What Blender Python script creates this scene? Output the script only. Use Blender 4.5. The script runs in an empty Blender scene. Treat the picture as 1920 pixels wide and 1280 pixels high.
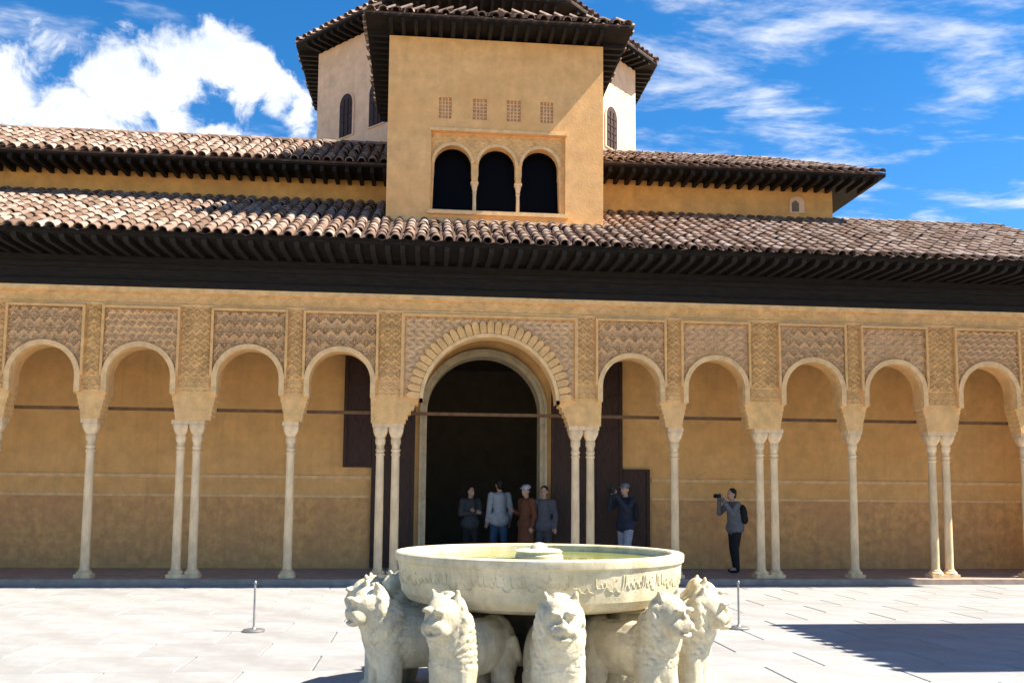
import bpy, bmesh, math, random
import numpy as np
from mathutils import Vector, Matrix
random.seed(7); rng = np.random.default_rng(7)
R = math.radians
S = bpy.context.scene
C = S.collection

# ------------------------------------------------------------------ camera
CAM = Vector((-1.1152, -8.8945, 1.60))
cr = Vector((0.9954935, -0.09445678, 0.00840277)); cu = Vector((-0.0169016, -0.08953953, 0.99583985)); cf = Vector((0.09331145, 0.99149412, 0.09073249))
cd = bpy.data.cameras.new('camera'); cam = bpy.data.objects.new('camera', cd); C.objects.link(cam)
m = Matrix.Identity(4)
for i in range(3):
    m[i][0] = cr[i]; m[i][1] = cu[i]; m[i][2] = -cf[i]; m[i][3] = CAM[i]
cam.matrix_world = m
cd.sensor_width = 36; cd.sensor_fit = 'HORIZONTAL'
cd.lens = 36 * 1695.37 / 1920; cd.shift_y = (775.97 - 640) / 1920
cd.clip_start = 0.05; cd.clip_end = 6000
S.camera = cam

# ------------------------------------------------------------------ light
SUN = Vector((0.80, -0.105, 1.0)).normalized()          # towards the sun
elev = math.asin(SUN.z); azim = math.atan2(SUN.x, SUN.y)
sl = bpy.data.lights.new('sun', 'SUN'); sl.energy = 5.0; sl.angle = R(0.53); sl.color = (1.0, 0.91, 0.78)
so = bpy.data.objects.new('sun', sl); C.objects.link(so)
so.rotation_euler = (-SUN).to_track_quat('-Z', 'Y').to_euler()
so.location = (20, -5, 30)

W = bpy.data.worlds.new('World'); S.world = W; W.use_nodes = True
nt = W.node_tree; nt.nodes.clear()
def N(t, **k):
    n = nt.nodes.new(t)
    for a, b in k.items(): setattr(n, a, b)
    return n
sky = N('ShaderNodeTexSky', sky_type='NISHITA', sun_disc=False)
sky.sun_elevation = elev; sky.sun_rotation = azim; sky.altitude = 700; sky.air_density = 1.0; sky.dust_density = 0.2; sky.ozone_density = 3.5
bg = N('ShaderNodeBackground'); bg.inputs['Strength'].default_value = 0.066
out = N('ShaderNodeOutputWorld')
tc = N('ShaderNodeTexCoord')
def math_(op, a, b=None, c=None, clamp=False):
    n = N('ShaderNodeMath', operation=op, use_clamp=clamp)
    for i, v in enumerate((a, b, c)):
        if v is None: continue
        if isinstance(v, (int, float)): n.inputs[i].default_value = v
        else: nt.links.new(v, n.inputs[i])
    return n.outputs[0]
def noise_(vec, scale, detail=6, rough=0.55, dist=0.0):
    n = N('ShaderNodeTexNoise'); n.inputs['Scale'].default_value = scale; n.inputs['Detail'].default_value = detail
    n.inputs['Roughness'].default_value = rough; n.inputs['Distortion'].default_value = dist
    nt.links.new(vec, n.inputs['Vector']); return n.outputs['Fac']
# the clouds float on a flat layer: project the view direction on it, so that they flatten towards the horizon
sep = N('ShaderNodeSeparateXYZ'); nt.links.new(tc.outputs['Generated'], sep.inputs[0])
zz = math_('MAXIMUM', sep.outputs[2], 0.04)
comb = N('ShaderNodeCombineXYZ')
nt.links.new(math_('DIVIDE', sep.outputs[0], zz), comb.inputs[0]); nt.links.new(math_('DIVIDE', sep.outputs[1], zz), comb.inputs[1])
mapn = N('ShaderNodeMapping'); nt.links.new(comb.outputs[0], mapn.inputs['Vector'])
mapn.inputs['Rotation'].default_value = (0, 0, R(-18)); mapn.inputs['Scale'].default_value = (0.7, 1.15, 1)
mapn.inputs['Location'].default_value = (1.2, 4.4, 0)
streak = noise_(mapn.outputs[0], 3.3, 10, 0.62, 0.2)
cover = noise_(mapn.outputs[0], 0.9, 3, 0.5)
sm = math_('ADD', math_('MULTIPLY', streak, 0.72), math_('MULTIPLY', cover, 0.42))
mr = N('ShaderNodeMapRange', interpolation_type='SMOOTHSTEP'); nt.links.new(sm, mr.inputs[0])
mr.inputs[1].default_value = 0.568; mr.inputs[2].default_value = 0.76
# heaped cumulus: lobes round a few directions, broken up by noise
lobes = [((-0.215, 0.880, 0.423), 0.040), ((-0.243, 0.877, 0.415), 0.045), ((-0.182, 0.893, 0.411), 0.034), ((-0.157, 0.905, 0.396), 0.026), ((-0.136, 0.914, 0.381), 0.028),
         ((-0.255, 0.884, 0.392), 0.042), ((-0.250, 0.897, 0.365), 0.034), ((-0.215, 0.910, 0.352), 0.024), ((-0.165, 0.924, 0.345), 0.022), ((-0.135, 0.93, 0.343), 0.02), ((-0.30, 0.872, 0.388), 0.05), ((-0.40, 0.84, 0.36), 0.06), ((-0.35, 0.87, 0.35), 0.05)]
best = None
nz = noise_(tc.outputs['Generated'], 20, 9, 0.62, 0.3)
for d, r in lobes:
    dv = Vector(d).normalized()
    vm = N('ShaderNodeVectorMath', operation='DISTANCE'); nt.links.new(tc.outputs['Generated'], vm.inputs[0]); vm.inputs[1].default_value = dv
    q = math_('SUBTRACT', 1.0, math_('DIVIDE', vm.outputs['Value'], r))
    best = q if best is None else math_('SMOOTH_MAX', best, q, 0.25)
cm = math_('ADD', best, math_('MULTIPLY', math_('SUBTRACT', nz, 0.5), 3.6))
mr2 = N('ShaderNodeMapRange', interpolation_type='SMOOTHSTEP'); nt.links.new(cm, mr2.inputs[0])
mr2.inputs[1].default_value = -0.15; mr2.inputs[2].default_value = 0.55
mask = math_('MAXIMUM', math_('MULTIPLY', mr.outputs[0], 0.85), mr2.outputs[0])
tone = noise_(tc.outputs['Generated'], 11, 5, 0.6)
cr_ = N('ShaderNodeValToRGB'); nt.links.new(tone, cr_.inputs[0])
cr_.color_ramp.elements[0].position = 0.3; cr_.color_ramp.elements[0].color = (4.2, 4.6, 5.4, 1)
cr_.color_ramp.elements[1].position = 0.62; cr_.color_ramp.elements[1].color = (6.0, 6.1, 6.3, 1)
hsv = N('ShaderNodeHueSaturation'); hsv.inputs['Saturation'].default_value = 1.34; hsv.inputs['Value'].default_value = 1.0
nt.links.new(sky.outputs[0], hsv.inputs['Color'])
mixc = N('ShaderNodeMixRGB'); nt.links.new(mask, mixc.inputs[0]); nt.links.new(hsv.outputs[0], mixc.inputs[1]); nt.links.new(cr_.outputs[0], mixc.inputs[2])
nt.links.new(mixc.outputs[0], bg.inputs['Color']); nt.links.new(bg.outputs[0], out.inputs[0])

vs = S.view_settings; vs.view_transform = 'Standard'; vs.look = 'None'; vs.exposure = 1.62; vs.gamma = 1; vs.use_curve_mapping = False

# ------------------------------------------------------------------ materials
def mat(name, col, rough=0.8, var=0.12, scale=6, bump=0.15, bscale=40, col2=None, metal=0, island=0.0, spec=0.3, big=0.0, bigcol=None, bigscale=0.7, bdist=0.01, stretch=None, vor=0, orand=0.0, streak=0.0, streakcol=(0.2, 0.14, 0.09), cracks=0.0):
    M = bpy.data.materials.new(name); M.use_nodes = True
    t = M.node_tree; b = t.nodes['Principled BSDF']; L = t.links.new
    b.inputs['Roughness'].default_value = rough; b.inputs['Metallic'].default_value = metal; b.inputs['Specular IOR Level'].default_value = spec
    def nn(ty, **k):
        n = t.nodes.new(ty)
        for a, v in k.items(): setattr(n, a, v)
        return n
    co = nn('ShaderNodeTexCoord'); vec = co.outputs['Object']
    if island or orand:
        pass
    else:
        g = nn('ShaderNodeNewGeometry'); vec = g.outputs['Position']
    if stretch:
        mp = nn('ShaderNodeMapping'); mp.inputs['Scale'].default_value = stretch; L(vec, mp.inputs['Vector']); vec = mp.outputs[0]
    n1 = nn('ShaderNodeTexNoise'); n1.inputs['Scale'].default_value = scale; n1.inputs['Detail'].default_value = 8; n1.inputs['Roughness'].default_value = 0.65
    L(vec, n1.inputs['Vector'])
    rp = nn('ShaderNodeValToRGB'); L(n1.outputs['Fac'], rp.inputs[0])
    c2 = col2 if col2 else tuple(c * (1 - 2.2 * var) for c in col)
    rp.color_ramp.elements[0].position = 0.33; rp.color_ramp.elements[0].color = (*c2, 1)
    rp.color_ramp.elements[1].position = 0.66; rp.color_ramp.elements[1].color = (*[min(1, c * (1 + var * 0.6)) for c in col], 1)
    colour = rp.outputs[0]
    if big:
        n2 = nn('ShaderNodeTexNoise'); n2.inputs['Scale'].default_value = bigscale; n2.inputs['Detail'].default_value = 5; L(vec, n2.inputs['Vector'])
        r2 = nn('ShaderNodeMapRange'); L(n2.outputs['Fac'], r2.inputs[0]); r2.inputs[1].default_value = 0.42; r2.inputs[2].default_value = 0.68; r2.inputs[4].default_value = big
        mx = nn('ShaderNodeMixRGB'); L(r2.outputs[0], mx.inputs[0]); L(colour, mx.inputs[1]); mx.inputs[2].default_value = (*(bigcol or tuple(c * 0.6 for c in col)), 1)
        colour = mx.outputs[0]
    if streak:
        ms = nn('ShaderNodeMapping'); ms.inputs['Scale'].default_value = (5.5, 5.5, 0.35); L(vec, ms.inputs['Vector'])
        ns = nn('ShaderNodeTexNoise'); ns.inputs['Scale'].default_value = 1.0; ns.inputs['Detail'].default_value = 7; ns.inputs['Roughness'].default_value = 0.7; L(ms.outputs[0], ns.inputs['Vector'])
        rs_ = nn('ShaderNodeMapRange'); L(ns.outputs['Fac'], rs_.inputs[0]); rs_.inputs[1].default_value = 0.52; rs_.inputs[2].default_value = 0.78; rs_.inputs[4].default_value = streak
        mx = nn('ShaderNodeMixRGB'); L(rs_.outputs[0], mx.inputs[0]); L(colour, mx.inputs[1]); mx.inputs[2].default_value = (*streakcol, 1); colour = mx.outputs[0]
    if cracks:
        vc = nn('ShaderNodeTexVoronoi', feature='DISTANCE_TO_EDGE'); vc.inputs['Scale'].default_value = 1.3
        wn = nn('ShaderNodeTexNoise'); wn.inputs['Scale'].default_value = 3.0; wn.inputs['Detail'].default_value = 6; L(vec, wn.inputs['Vector'])
        av = nn('ShaderNodeVectorMath', operation='ADD'); L(vec, av.inputs[0]); L(wn.outputs['Color'], av.inputs[1]); L(av.outputs[0], vc.inputs['Vector'])
        rc = nn('ShaderNodeMapRange'); L(vc.outputs['Distance'], rc.inputs[0]); rc.inputs[1].default_value = 0.0; rc.inputs[2].default_value = 0.012; rc.inputs[3].default_value = cracks; rc.inputs[4].default_value = 0.0
        mx = nn('ShaderNodeMixRGB'); L(rc.outputs[0], mx.inputs[0]); L(colour, mx.inputs[1]); mx.inputs[2].default_value = (*streakcol, 1); colour = mx.outputs[0]
    if island or orand:
        g = nn('ShaderNodeNewGeometry'); oi = nn('ShaderNodeObjectInfo')
        ad = nn('ShaderNodeMath', operation='ADD'); L(g.outputs['Random Per Island'], ad.inputs[0]); L(oi.outputs['Random'], ad.inputs[1])
        fr = nn('ShaderNodeMath', operation='FRACT'); L(ad.outputs[0], fr.inputs[0])
        amt = max(island, orand)
        r3 = nn('ShaderNodeMapRange'); L(fr.outputs[0], r3.inputs[0]); r3.inputs[3].default_value = 1 - amt; r3.inputs[4].default_value = 1 + amt * 0.7
        hs = nn('ShaderNodeHueSaturation'); L(colour, hs.inputs['Color']); L(r3.outputs[0], hs.inputs['Value'])
        r4 = nn('ShaderNodeMapRange'); L(fr.outputs[0], r4.inputs[0]); r4.inputs[3].default_value = 1.15; r4.inputs[4].default_value = 0.65
        if island: L(r4.outputs[0], hs.inputs['Saturation'])
        colour = hs.outputs[0]
    L(colour, b.inputs['Base Color'])
    if bump:
        n3 = nn('ShaderNodeTexNoise'); n3.inputs['Scale'].default_value = bscale; n3.inputs['Detail'].default_value = 6; n3.inputs['Roughness'].default_value = 0.7; L(vec, n3.inputs['Vector'])
        h = n3.outputs['Fac']
        if vor:
            v = nn('ShaderNodeTexVoronoi'); v.inputs['Scale'].default_value = vor; L(vec, v.inputs['Vector'])
            a2 = nn('ShaderNodeMath', operation='ADD'); L(h, a2.inputs[0]); L(v.outputs['Distance'], a2.inputs[1]); h = a2.outputs[0]
        bp = nn('ShaderNodeBump'); bp.inputs['Strength'].default_value = bump; bp.inputs['Distance'].default_value = bdist
        L(h, bp.inputs['Height']); L(bp.outputs[0], b.inputs['Normal'])
    return M

STUCCO = (0.85, 0.50, 0.195)
M = {}
M['stucco'] = mat('carved_stucco', STUCCO, 0.85, 0.13, 5, 0.5, 60, big=0.35, bigcol=(0.80, 0.46, 0.23), bigscale=1.1, vor=28, bdist=0.012, streak=0.3, streakcol=(0.48, 0.30, 0.16))
M['panel'] = mat('painted_stucco_relief', (0.85, 0.55, 0.29), 0.85, 0.12, 9, 0.4, 70, big=0.4, bigcol=(0.74, 0.48, 0.31), bigscale=2.2, streak=0.25, streakcol=(0.55, 0.42, 0.27))
M['cream'] = mat('pale_stucco_moulding', (0.86, 0.55, 0.26), 0.8, 0.12, 6, 0.3, 60, streak=0.25, streakcol=(0.5, 0.33, 0.18))
M['tower'] = mat('tower_plaster', (0.84, 0.485, 0.20), 0.9, 0.10, 3.5, 0.45, 26, big=0.5, bigcol=(0.76, 0.40, 0.14), bigscale=0.8, streak=0.4, streakcol=(0.50, 0.27, 0.12), cracks=0.25)
M['back'] = mat('ochre_plaster', (0.81, 0.46, 0.17), 0.9, 0.10, 3, 0.3, 26, big=0.45, bigcol=(0.72, 0.37, 0.12), streak=0.4, streakcol=(0.45, 0.25, 0.10), cracks=0.2)
M['dado'] = mat('brown_dado', (0.76, 0.40, 0.14), 0.6, 0.15, 5, 0.25, 40, big=0.6, bigcol=(0.58, 0.29, 0.12), bigscale=1.1, streak=0.5, streakcol=(0.36, 0.18, 0.09))
M['wing'] = mat('wing_plaster', (0.80, 0.43, 0.13), 0.9, 0.12, 3, 0.3, 30, big=0.5, bigcol=(0.55, 0.29, 0.11), streak=0.4, streakcol=(0.4, 0.22, 0.1))
M['lantern'] = mat('lantern_plaster', (0.86, 0.58, 0.37), 0.9, 0.1, 3, 0.3, 25, big=0.4, bigcol=(0.70, 0.45, 0.31), streak=0.35, streakcol=(0.45, 0.28, 0.19))
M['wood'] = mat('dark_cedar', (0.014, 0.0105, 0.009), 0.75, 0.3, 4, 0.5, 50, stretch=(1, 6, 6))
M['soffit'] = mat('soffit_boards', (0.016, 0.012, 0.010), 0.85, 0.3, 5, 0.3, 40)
M['door'] = mat('walnut_door', (0.060, 0.027, 0.016), 0.55, 0.3, 6, 0.3, 40, stretch=(8, 8, 1))
M['tile'] = mat('clay_tile', (0.265, 0.17, 0.12), 0.85, 0.3, 14, 0.5, 60, island=0.48, col2=(0.14, 0.095, 0.07))
M['pan'] = mat('clay_pan', (0.11, 0.065, 0.045), 0.9, 0.3, 8, 0.5, 50)
M['marble'] = mat('column_marble', (0.86, 0.62, 0.36), 0.5, 0.16, 7, 0.1, 40, stretch=(1, 1, 0.3), orand=0.13, streak=0.3, streakcol=(0.45, 0.33, 0.2))
M['floor'] = mat('court_marble', (0.315, 0.318, 0.318), 0.5, 0.12, 2.2, 0.1, 40, orand=0.09, col2=(0.25, 0.25, 0.247), big=0.35, bigcol=(0.24, 0.23, 0.215), bigscale=1.6)
M['joint'] = mat('joint_mortar', (0.13, 0.12, 0.11), 0.9, 0.1)
M['gfloor'] = mat('gallery_paving', (0.40, 0.31, 0.25), 0.6, 0.15, 4, 0.1, 30)
M['lion'] = mat('weathered_marble', (0.68, 0.60, 0.425), 0.75, 0.16, 6, 0.6, 55, big=0.5, bigcol=(0.52, 0.44, 0.28), bigscale=3.2, bdist=0.014, streak=0.75, streakcol=(0.26, 0.23, 0.16), orand=0.08, cracks=0.35)
M['basin'] = mat('basin_marble', (0.66, 0.58, 0.40), 0.65, 0.14, 6, 0.4, 50, big=0.55, bigcol=(0.48, 0.42, 0.24), bigscale=2.2, streak=0.75, streakcol=(0.27, 0.25, 0.15), cracks=0.3)
M['support'] = mat('shade_toned_stone', (0.14, 0.095, 0.06), 0.8, 0.25, 5, 0.4, 30)  # pedestal: shade under the basin put into the stone's dark colour
M['metal'] = mat('dull_steel', (0.35, 0.34, 0.33), 0.45, 0.1, 10, 0.05, 40, metal=0.8)
M['iron'] = mat('tie_iron', (0.17, 0.085, 0.035), 0.7, 0.2, 10, 0.1, 40)
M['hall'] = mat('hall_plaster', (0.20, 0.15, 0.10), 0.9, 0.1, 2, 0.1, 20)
M['lattice'] = mat('plaster_lattice', (0.76, 0.46, 0.22), 0.9, 0.1, 9, 0.2, 40)
M['recess'] = mat('wall_tone_recess', (0.66, 0.36, 0.19), 0.9, 0.15, 6, 0.2, 30)  # backing of the lattice windows, toned close to the tower wall
M['jamb'] = mat('door_surround_plaster', (0.58, 0.45, 0.27), 0.8, 0.15, 6, 0.3, 50, big=0.4, bigcol=(0.36, 0.36, 0.27), bigscale=3)
M['earth'] = mat('earth', (0.33, 0.27, 0.19), 0.95, 0.2, 0.3, 0.2, 3)
M['skin'] = mat('skin', (0.50, 0.30, 0.21), 0.55, 0.05, 10, 0.0)
M['hair_dark'] = mat('dark_hair', (0.02, 0.015, 0.012), 0.6, 0.2, 40, 0.2, 80)
M['hair_grey'] = mat('grey_hair', (0.42, 0.40, 0.38), 0.6, 0.2, 40, 0.2, 80)
for nme, c in dict(white=(0.45, 0.46, 0.48), denim=(0.04, 0.09, 0.17), rust=(0.16, 0.06, 0.03), grey=(0.10, 0.10, 0.11), black=(0.02, 0.02, 0.024), navy=(0.025, 0.032, 0.05), paleblue=(0.30, 0.31, 0.37), olive=(0.11, 0.12, 0.08), midgrey=(0.17, 0.175, 0.18), darkgrey=(0.06, 0.06, 0.065), brown=(0.11, 0.06, 0.04)).items():
    M['c_' + nme] = mat('cloth_' + nme, c, 0.9, 0.12, 14, 0.3, 90)
g = bpy.data.materials.new('window_glass'); g.use_nodes = True; b = g.node_tree.nodes['Principled BSDF']
b.inputs['Base Color'].default_value = (0.004, 0.004, 0.005, 1); b.inputs['Roughness'].default_value = 0.15; b.inputs['Specular IOR Level'].default_value = 0.03; M['glass'] = g
w = bpy.data.materials.new('basin_water'); w.use_nodes = True; b = w.node_tree.nodes['Principled BSDF']
b.inputs['Base Color'].default_value = (0.20, 0.215, 0.04, 1); b.inputs['Roughness'].default_value = 0.10
nz_ = w.node_tree.nodes.new('ShaderNodeTexNoise'); nz_.inputs['Scale'].default_value = 9; nz_.inputs['Detail'].default_value = 4
bp_ = w.node_tree.nodes.new('ShaderNodeBump'); bp_.inputs['Strength'].default_value = 0.25; bp_.inputs['Distance'].default_value = 0.02
w.node_tree.links.new(nz_.outputs['Fac'], bp_.inputs['Height']); w.node_tree.links.new(bp_.outputs[0], b.inputs['Normal']); M['water'] = w

# ------------------------------------------------------------------ mesh helpers
class MB:
    def __init__(s): s.v = []; s.f = []
    def add(s, vs_, fs):
        o = len(s.v); s.v.extend([tuple(map(float, q)) for q in vs_]); s.f.extend([tuple(i + o for i in f) for f in fs]); return s
    def box(s, x0, x1, y0, y1, z0, z1):
        return s.add([(x0, y0, z0), (x1, y0, z0), (x1, y1, z0), (x0, y1, z0), (x0, y0, z1), (x1, y0, z1), (x1, y1, z1), (x0, y1, z1)],
                     [(0, 3, 2, 1), (4, 5, 6, 7), (0, 1, 5, 4), (1, 2, 6, 5), (2, 3, 7, 6), (3, 0, 4, 7)])
    def lathe(s, prof, n=24, cx=0, cy=0, rot=0, capb=True, capt=True):
        k = len(prof); vv = []; ff = []
        for r, z in prof:
            for j in range(n):
                a = rot + 2 * math.pi * j / n; vv.append((cx + r * math.cos(a), cy + r * math.sin(a), z))
        for i in range(k - 1):
            for j in range(n):
                ff.append((i * n + j, i * n + (j + 1) % n, (i + 1) * n + (j + 1) % n, (i + 1) * n + j))
        if capb: ff.append(tuple(reversed(range(n))))
        if capt: ff.append(tuple(range((k - 1) * n, k * n)))
        return s.add(vv, ff)
    def prism(s, poly, y0, y1):                 # poly: (x, z) counter-clockwise seen from -Y
        n = len(poly); vv = [(x, y0, z) for x, z in poly] + [(x, y1, z) for x, z in poly]
        ff = [tuple(range(n)), tuple(reversed(range(n, 2 * n)))]
        for i in range(n): j = (i + 1) % n; ff.append((j, i, i + n, j + n))
        return s.add(vv, ff)
    def tube(s, pts, r, n=8, cap=True):
        pts = [Vector(p) for p in pts]; k = len(pts); vv = []; ff = []
        rr = r if isinstance(r, (list, tuple)) else [r] * k
        prev = None
        for i, p in enumerate(pts):
            t = (pts[min(i + 1, k - 1)] - pts[max(i - 1, 0)]).normalized()
            a = prev if prev is not None else (Vector((0, 0, 1)) if abs(t.z) < 0.9 else Vector((1, 0, 0)))
            u = (a - t * a.dot(t)).normalized(); w_ = t.cross(u); prev = u
            for j in range(n):
                an = 2 * math.pi * j / n; vv.append(p + (u * math.cos(an) + w_ * math.sin(an)) * rr[i])
        for i in range(k - 1):
            for j in range(n):
                ff.append((i * n + j, i * n + (j + 1) % n, (i + 1) * n + (j + 1) % n, (i + 1) * n + j))
        if cap: ff.append(tuple(reversed(range(n)))); ff.append(tuple(range((k - 1) * n, k * n)))
        return s.add(vv, ff)
    def archwall(s, pts, zt, y0, y1, caps=True):
        n = len(pts); vv = []
        for x, z in pts: vv += [(x, y0, z), (x, y0, zt), (x, y1, z), (x, y1, zt)]
        ff = []
        for i in range(n - 1):
            a = 4 * i; c = 4 * (i + 1)
            if pts[i + 1][0] - pts[i][0] > 1e-6:
                ff.append((a, c, c + 1, a + 1)); ff.append((c + 2, a + 2, a + 3, c + 3)); ff.append((a + 1, c + 1, c + 3, a + 3))
            ff.append((a, a + 2, c + 2, c))
        ff.append((0, 1, 3, 2)); e = 4 * (n - 1); ff.append((e, e + 2, e + 3, e + 1))
        return s.add(vv, ff)
    def strip(s, outer, inner, y0, y1):         # band between two (x, z) lines, from y0 (front) to y1
        n = len(outer); vv = []
        for (a, b_), (c, d) in zip(outer, inner): vv += [(a, y0, b_), (c, y0, d), (a, y1, b_), (c, y1, d)]
        ff = []
        for i in range(n - 1):
            a = 4 * i; c = a + 4
            ff += [(a, a + 1, c + 1, c), (a + 2, c + 2, c + 3, a + 3), (a, c, c + 2, a + 2), (a + 1, a + 3, c + 3, c + 1)]
        ff += [(0, 2, 3, 1), (4 * n - 4, 4 * n - 3, 4 * n - 1, 4 * n - 2)]
        return s.add(vv, ff)
    def mesh(s, name, m, smooth=None):
        me = bpy.data.meshes.new(name); me.from_pydata(s.v, [], s.f)
        bm = bmesh.new(); bm.from_mesh(me); bmesh.ops.recalc_face_normals(bm, faces=bm.faces); bm.to_mesh(me); bm.free()
        if m is not None: me.materials.append(M[m])
        if smooth:
            me.polygons.foreach_set('use_smooth', [True] * len(me.polygons)); me.set_sharp_from_angle(angle=R(smooth))
        return me
    def build(s, name, m, parent=None, smooth=None, loc=None, rz=0, kind=None):
        return link(name, s.mesh(name, m, smooth), parent, loc, rz, kind)
def link(name, me, parent=None, loc=None, rz=0, kind=None):
    o = bpy.data.objects.new(name, me); C.objects.link(o)
    if parent is not None: o.parent = parent
    if loc is not None: o.location = loc
    if rz: o.rotation_euler.z = rz
    if kind: o['kind'] = kind
    return o
def tag(o, label=None, cat=None, group=None, kind=None):
    for k, v in (('label', label), ('category', cat), ('group', group), ('kind', kind)):
        if v: o[k] = v
    return o
def empty(name, loc=(0, 0, 0), rz=0):
    o = bpy.data.objects.new(name, None); C.objects.link(o); o.location = loc; o.rotation_euler.z = rz; return o

# relief of carved stucco: a height field on a plane facing -Y
def relief(name, x0, x1, z0, z1, fun, y, amp, m, parent, keep=None, step=0.014):
    nx = max(3, int((x1 - x0) / step)); nz = max(3, int((z1 - z0) / step))
    X, Z = np.meshgrid(np.linspace(x0, x1, nx), np.linspace(z0, z1, nz), indexing='ij')
    h = np.clip(fun(X, Z), 0, 1) * amp
    edge = np.zeros_like(h, bool); edge[0] = edge[-1] = True; edge[:, 0] = edge[:, -1] = True
    Y = np.where(edge, y + 0.01, y - 0.003 - h)
    co = np.stack([X, Y, Z], -1).reshape(-1, 3)
    idx = np.arange(nx * nz).reshape(nx, nz)
    q = np.stack([idx[:-1, :-1], idx[1:, :-1], idx[1:, 1:], idx[:-1, 1:]], -1).reshape(-1, 4)
    if keep is not None:
        kc = keep((X[:-1, :-1] + X[1:, 1:]) / 2, (Z[:-1, :-1] + Z[1:, 1:]) / 2).reshape(-1); q = q[kc]
    me = bpy.data.meshes.new(name)
    me.vertices.add(len(co)); me.vertices.foreach_set('co', co.ravel())
    me.loops.add(len(q) * 4); me.loops.foreach_set('vertex_index', q.ravel().astype(np.int32))
    me.polygons.add(len(q)); me.polygons.foreach_set('loop_start', np.arange(0, len(q) * 4, 4, dtype=np.int32))
    me.polygons.foreach_set('use_smooth', np.ones(len(q), bool))
    me.update(calc_edges=True); me.validate(); me.materials.append(M[m])
    return link(name, me, parent)
def sebka(p, q):
    def f(X, Z):
        u = X / p; v = Z / q
        a = np.abs(np.sin(np.pi * (u + v + 0.10 * np.sin(2 * np.pi * (u - v) * 1.0))))
        b_ = np.abs(np.sin(np.pi * (u - v + 0.10 * np.sin(2 * np.pi * (u + v)))))
        rib = np.exp(-(np.minimum(a, b_) / 0.22) ** 2)
        leaf = 0.75 * np.clip(a * b_ - 0.55, 0, 1) / 0.45 * (0.5 + 0.5 * np.cos(14 * np.pi * u) * np.cos(10 * np.pi * v))
        return np.maximum(rib, leaf)
    return f
def star(p, q=None):
    q = q or p
    def f(X, Z):
        row = np.floor(Z / q); u = X / p + 0.5 * (row % 2); u = u - np.floor(u) - 0.5; v = Z / q - row - 0.5
        r = np.hypot(u, v); th = np.arctan2(v, u)
        h = np.exp(-((r - 0.29 - 0.07 * np.cos(8 * th)) / 0.045) ** 2)
        h = np.maximum(h, np.exp(-((np.abs(u) + np.abs(v) - 0.5) / 0.05) ** 2))
        h = np.maximum(h, 0.9 * np.exp(-(r / 0.075) ** 2))
        h = np.maximum(h, 0.75 * np.clip(np.cos(8 * th), 0, 1) * np.exp(-((r - 0.17) / 0.045) ** 2))
        return np.maximum(h, 0.6 * np.exp(-((np.abs(np.abs(u) - 0.42) + np.abs(np.abs(v) - 0.42)) / 0.06) ** 2))
    return f
def leafy(p):
    def f(X, Z):
        u = X / p; v = Z / p
        a1 = u + 0.35 * np.sin(2 * np.pi * v); stem = np.exp(-(np.abs(np.sin(np.pi * a1)) / 0.16) ** 2)
        w_ = a1 - np.floor(a1) - 0.5; k = v * 2 - np.floor(v * 2) - 0.5
        lf = np.exp(-(((np.abs(w_) - 0.25) / 0.14) ** 2 + ((k - 0.6 * (np.abs(w_) - 0.25)) / 0.20) ** 2) ** 2)
        vein = 0.75 + 0.25 * np.cos(2 * np.pi * (w_ * 4 + k * 3))
        return np.maximum(stem, 0.9 * lf * vein)
    return f
def script_band(X, Z):
    u = X / 0.11
    a = np.exp(-((Z - 0.07 * np.sin(u * 1.3) - np.round(Z / 0.2) * 0.2) / 0.02) ** 2)
    b_ = (np.sin(u * 3.1 + 2 * np.sin(u * 0.7)) > 0.55) * 1.0
    return np.clip(a + 0.8 * b_, 0, 1)

# ------------------------------------------------------------------ setting: ground
gm = MB(); gm.add([(-1500, -1500, -0.12), (1500, -1500, -0.12), (1500, 1500, -0.12), (-1500, 1500, -0.12)], [(0, 1, 2, 3)])
tag(gm.build('ground', 'earth'), kind='structure')
cb = MB(); cb.add([(-16, -8.6, -0.02), (16, -8.6, -0.02), (16, 7.72, -0.02), (-16, 7.72, -0.02)], [(0, 1, 2, 3)])
court = tag(cb.build('court_floor', 'joint'), kind='structure')
SX, SY = 1.22, 0.80
def slab_mesh():
    b_ = MB(); e = 0.007; g_ = 0.0075
    x0, x1, y0, y1 = g_, SX - g_, g_, SY - g_
    vv = [(x0, y0, -0.04), (x1, y0, -0.04), (x1, y1, -0.04), (x0, y1, -0.04), (x0, y0, -e), (x1, y0, -e), (x1, y1, -e), (x0, y1, -e),
          (x0 + e, y0 + e, 0), (x1 - e, y0 + e, 0), (x1 - e, y1 - e, 0), (x0 + e, y1 - e, 0)]
    ff = [(0, 1, 5, 4), (1, 2, 6, 5), (2, 3, 7, 6), (3, 0, 4, 7), (4, 5, 9, 8), (5, 6, 10, 9), (6, 7, 11, 10), (7, 4, 8, 11), (8, 9, 10, 11)]
    return vv, ff
sv, sf = slab_mesh(); sme = MB().add(sv, sf).mesh('paving_slab', 'floor')
rest = MB(); ny = int(16.3 / SY); cnt = 0
for j in range(ny):
    y = 7.70 - (j + 1) * SY
    for i in range(-13, 14):
        x = i * SX + (0.5 * SX if j % 2 else 0) - 0.3
        if x < -15.9 or x + SX > 15.9: continue
        dz = random.uniform(-0.002, 0.0015)
        if y > -2.4 and -9.0 < x < 11.2 and cnt < 300:
            o = link('paving_slab', sme, court, (x, y, dz)); cnt += 1
        else: rest.add([(a + x, b_ + y, c + dz) for a, b_, c in sv], sf)
rest.build('paving_slab_field', 'floor', court, kind='stuff')

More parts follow.
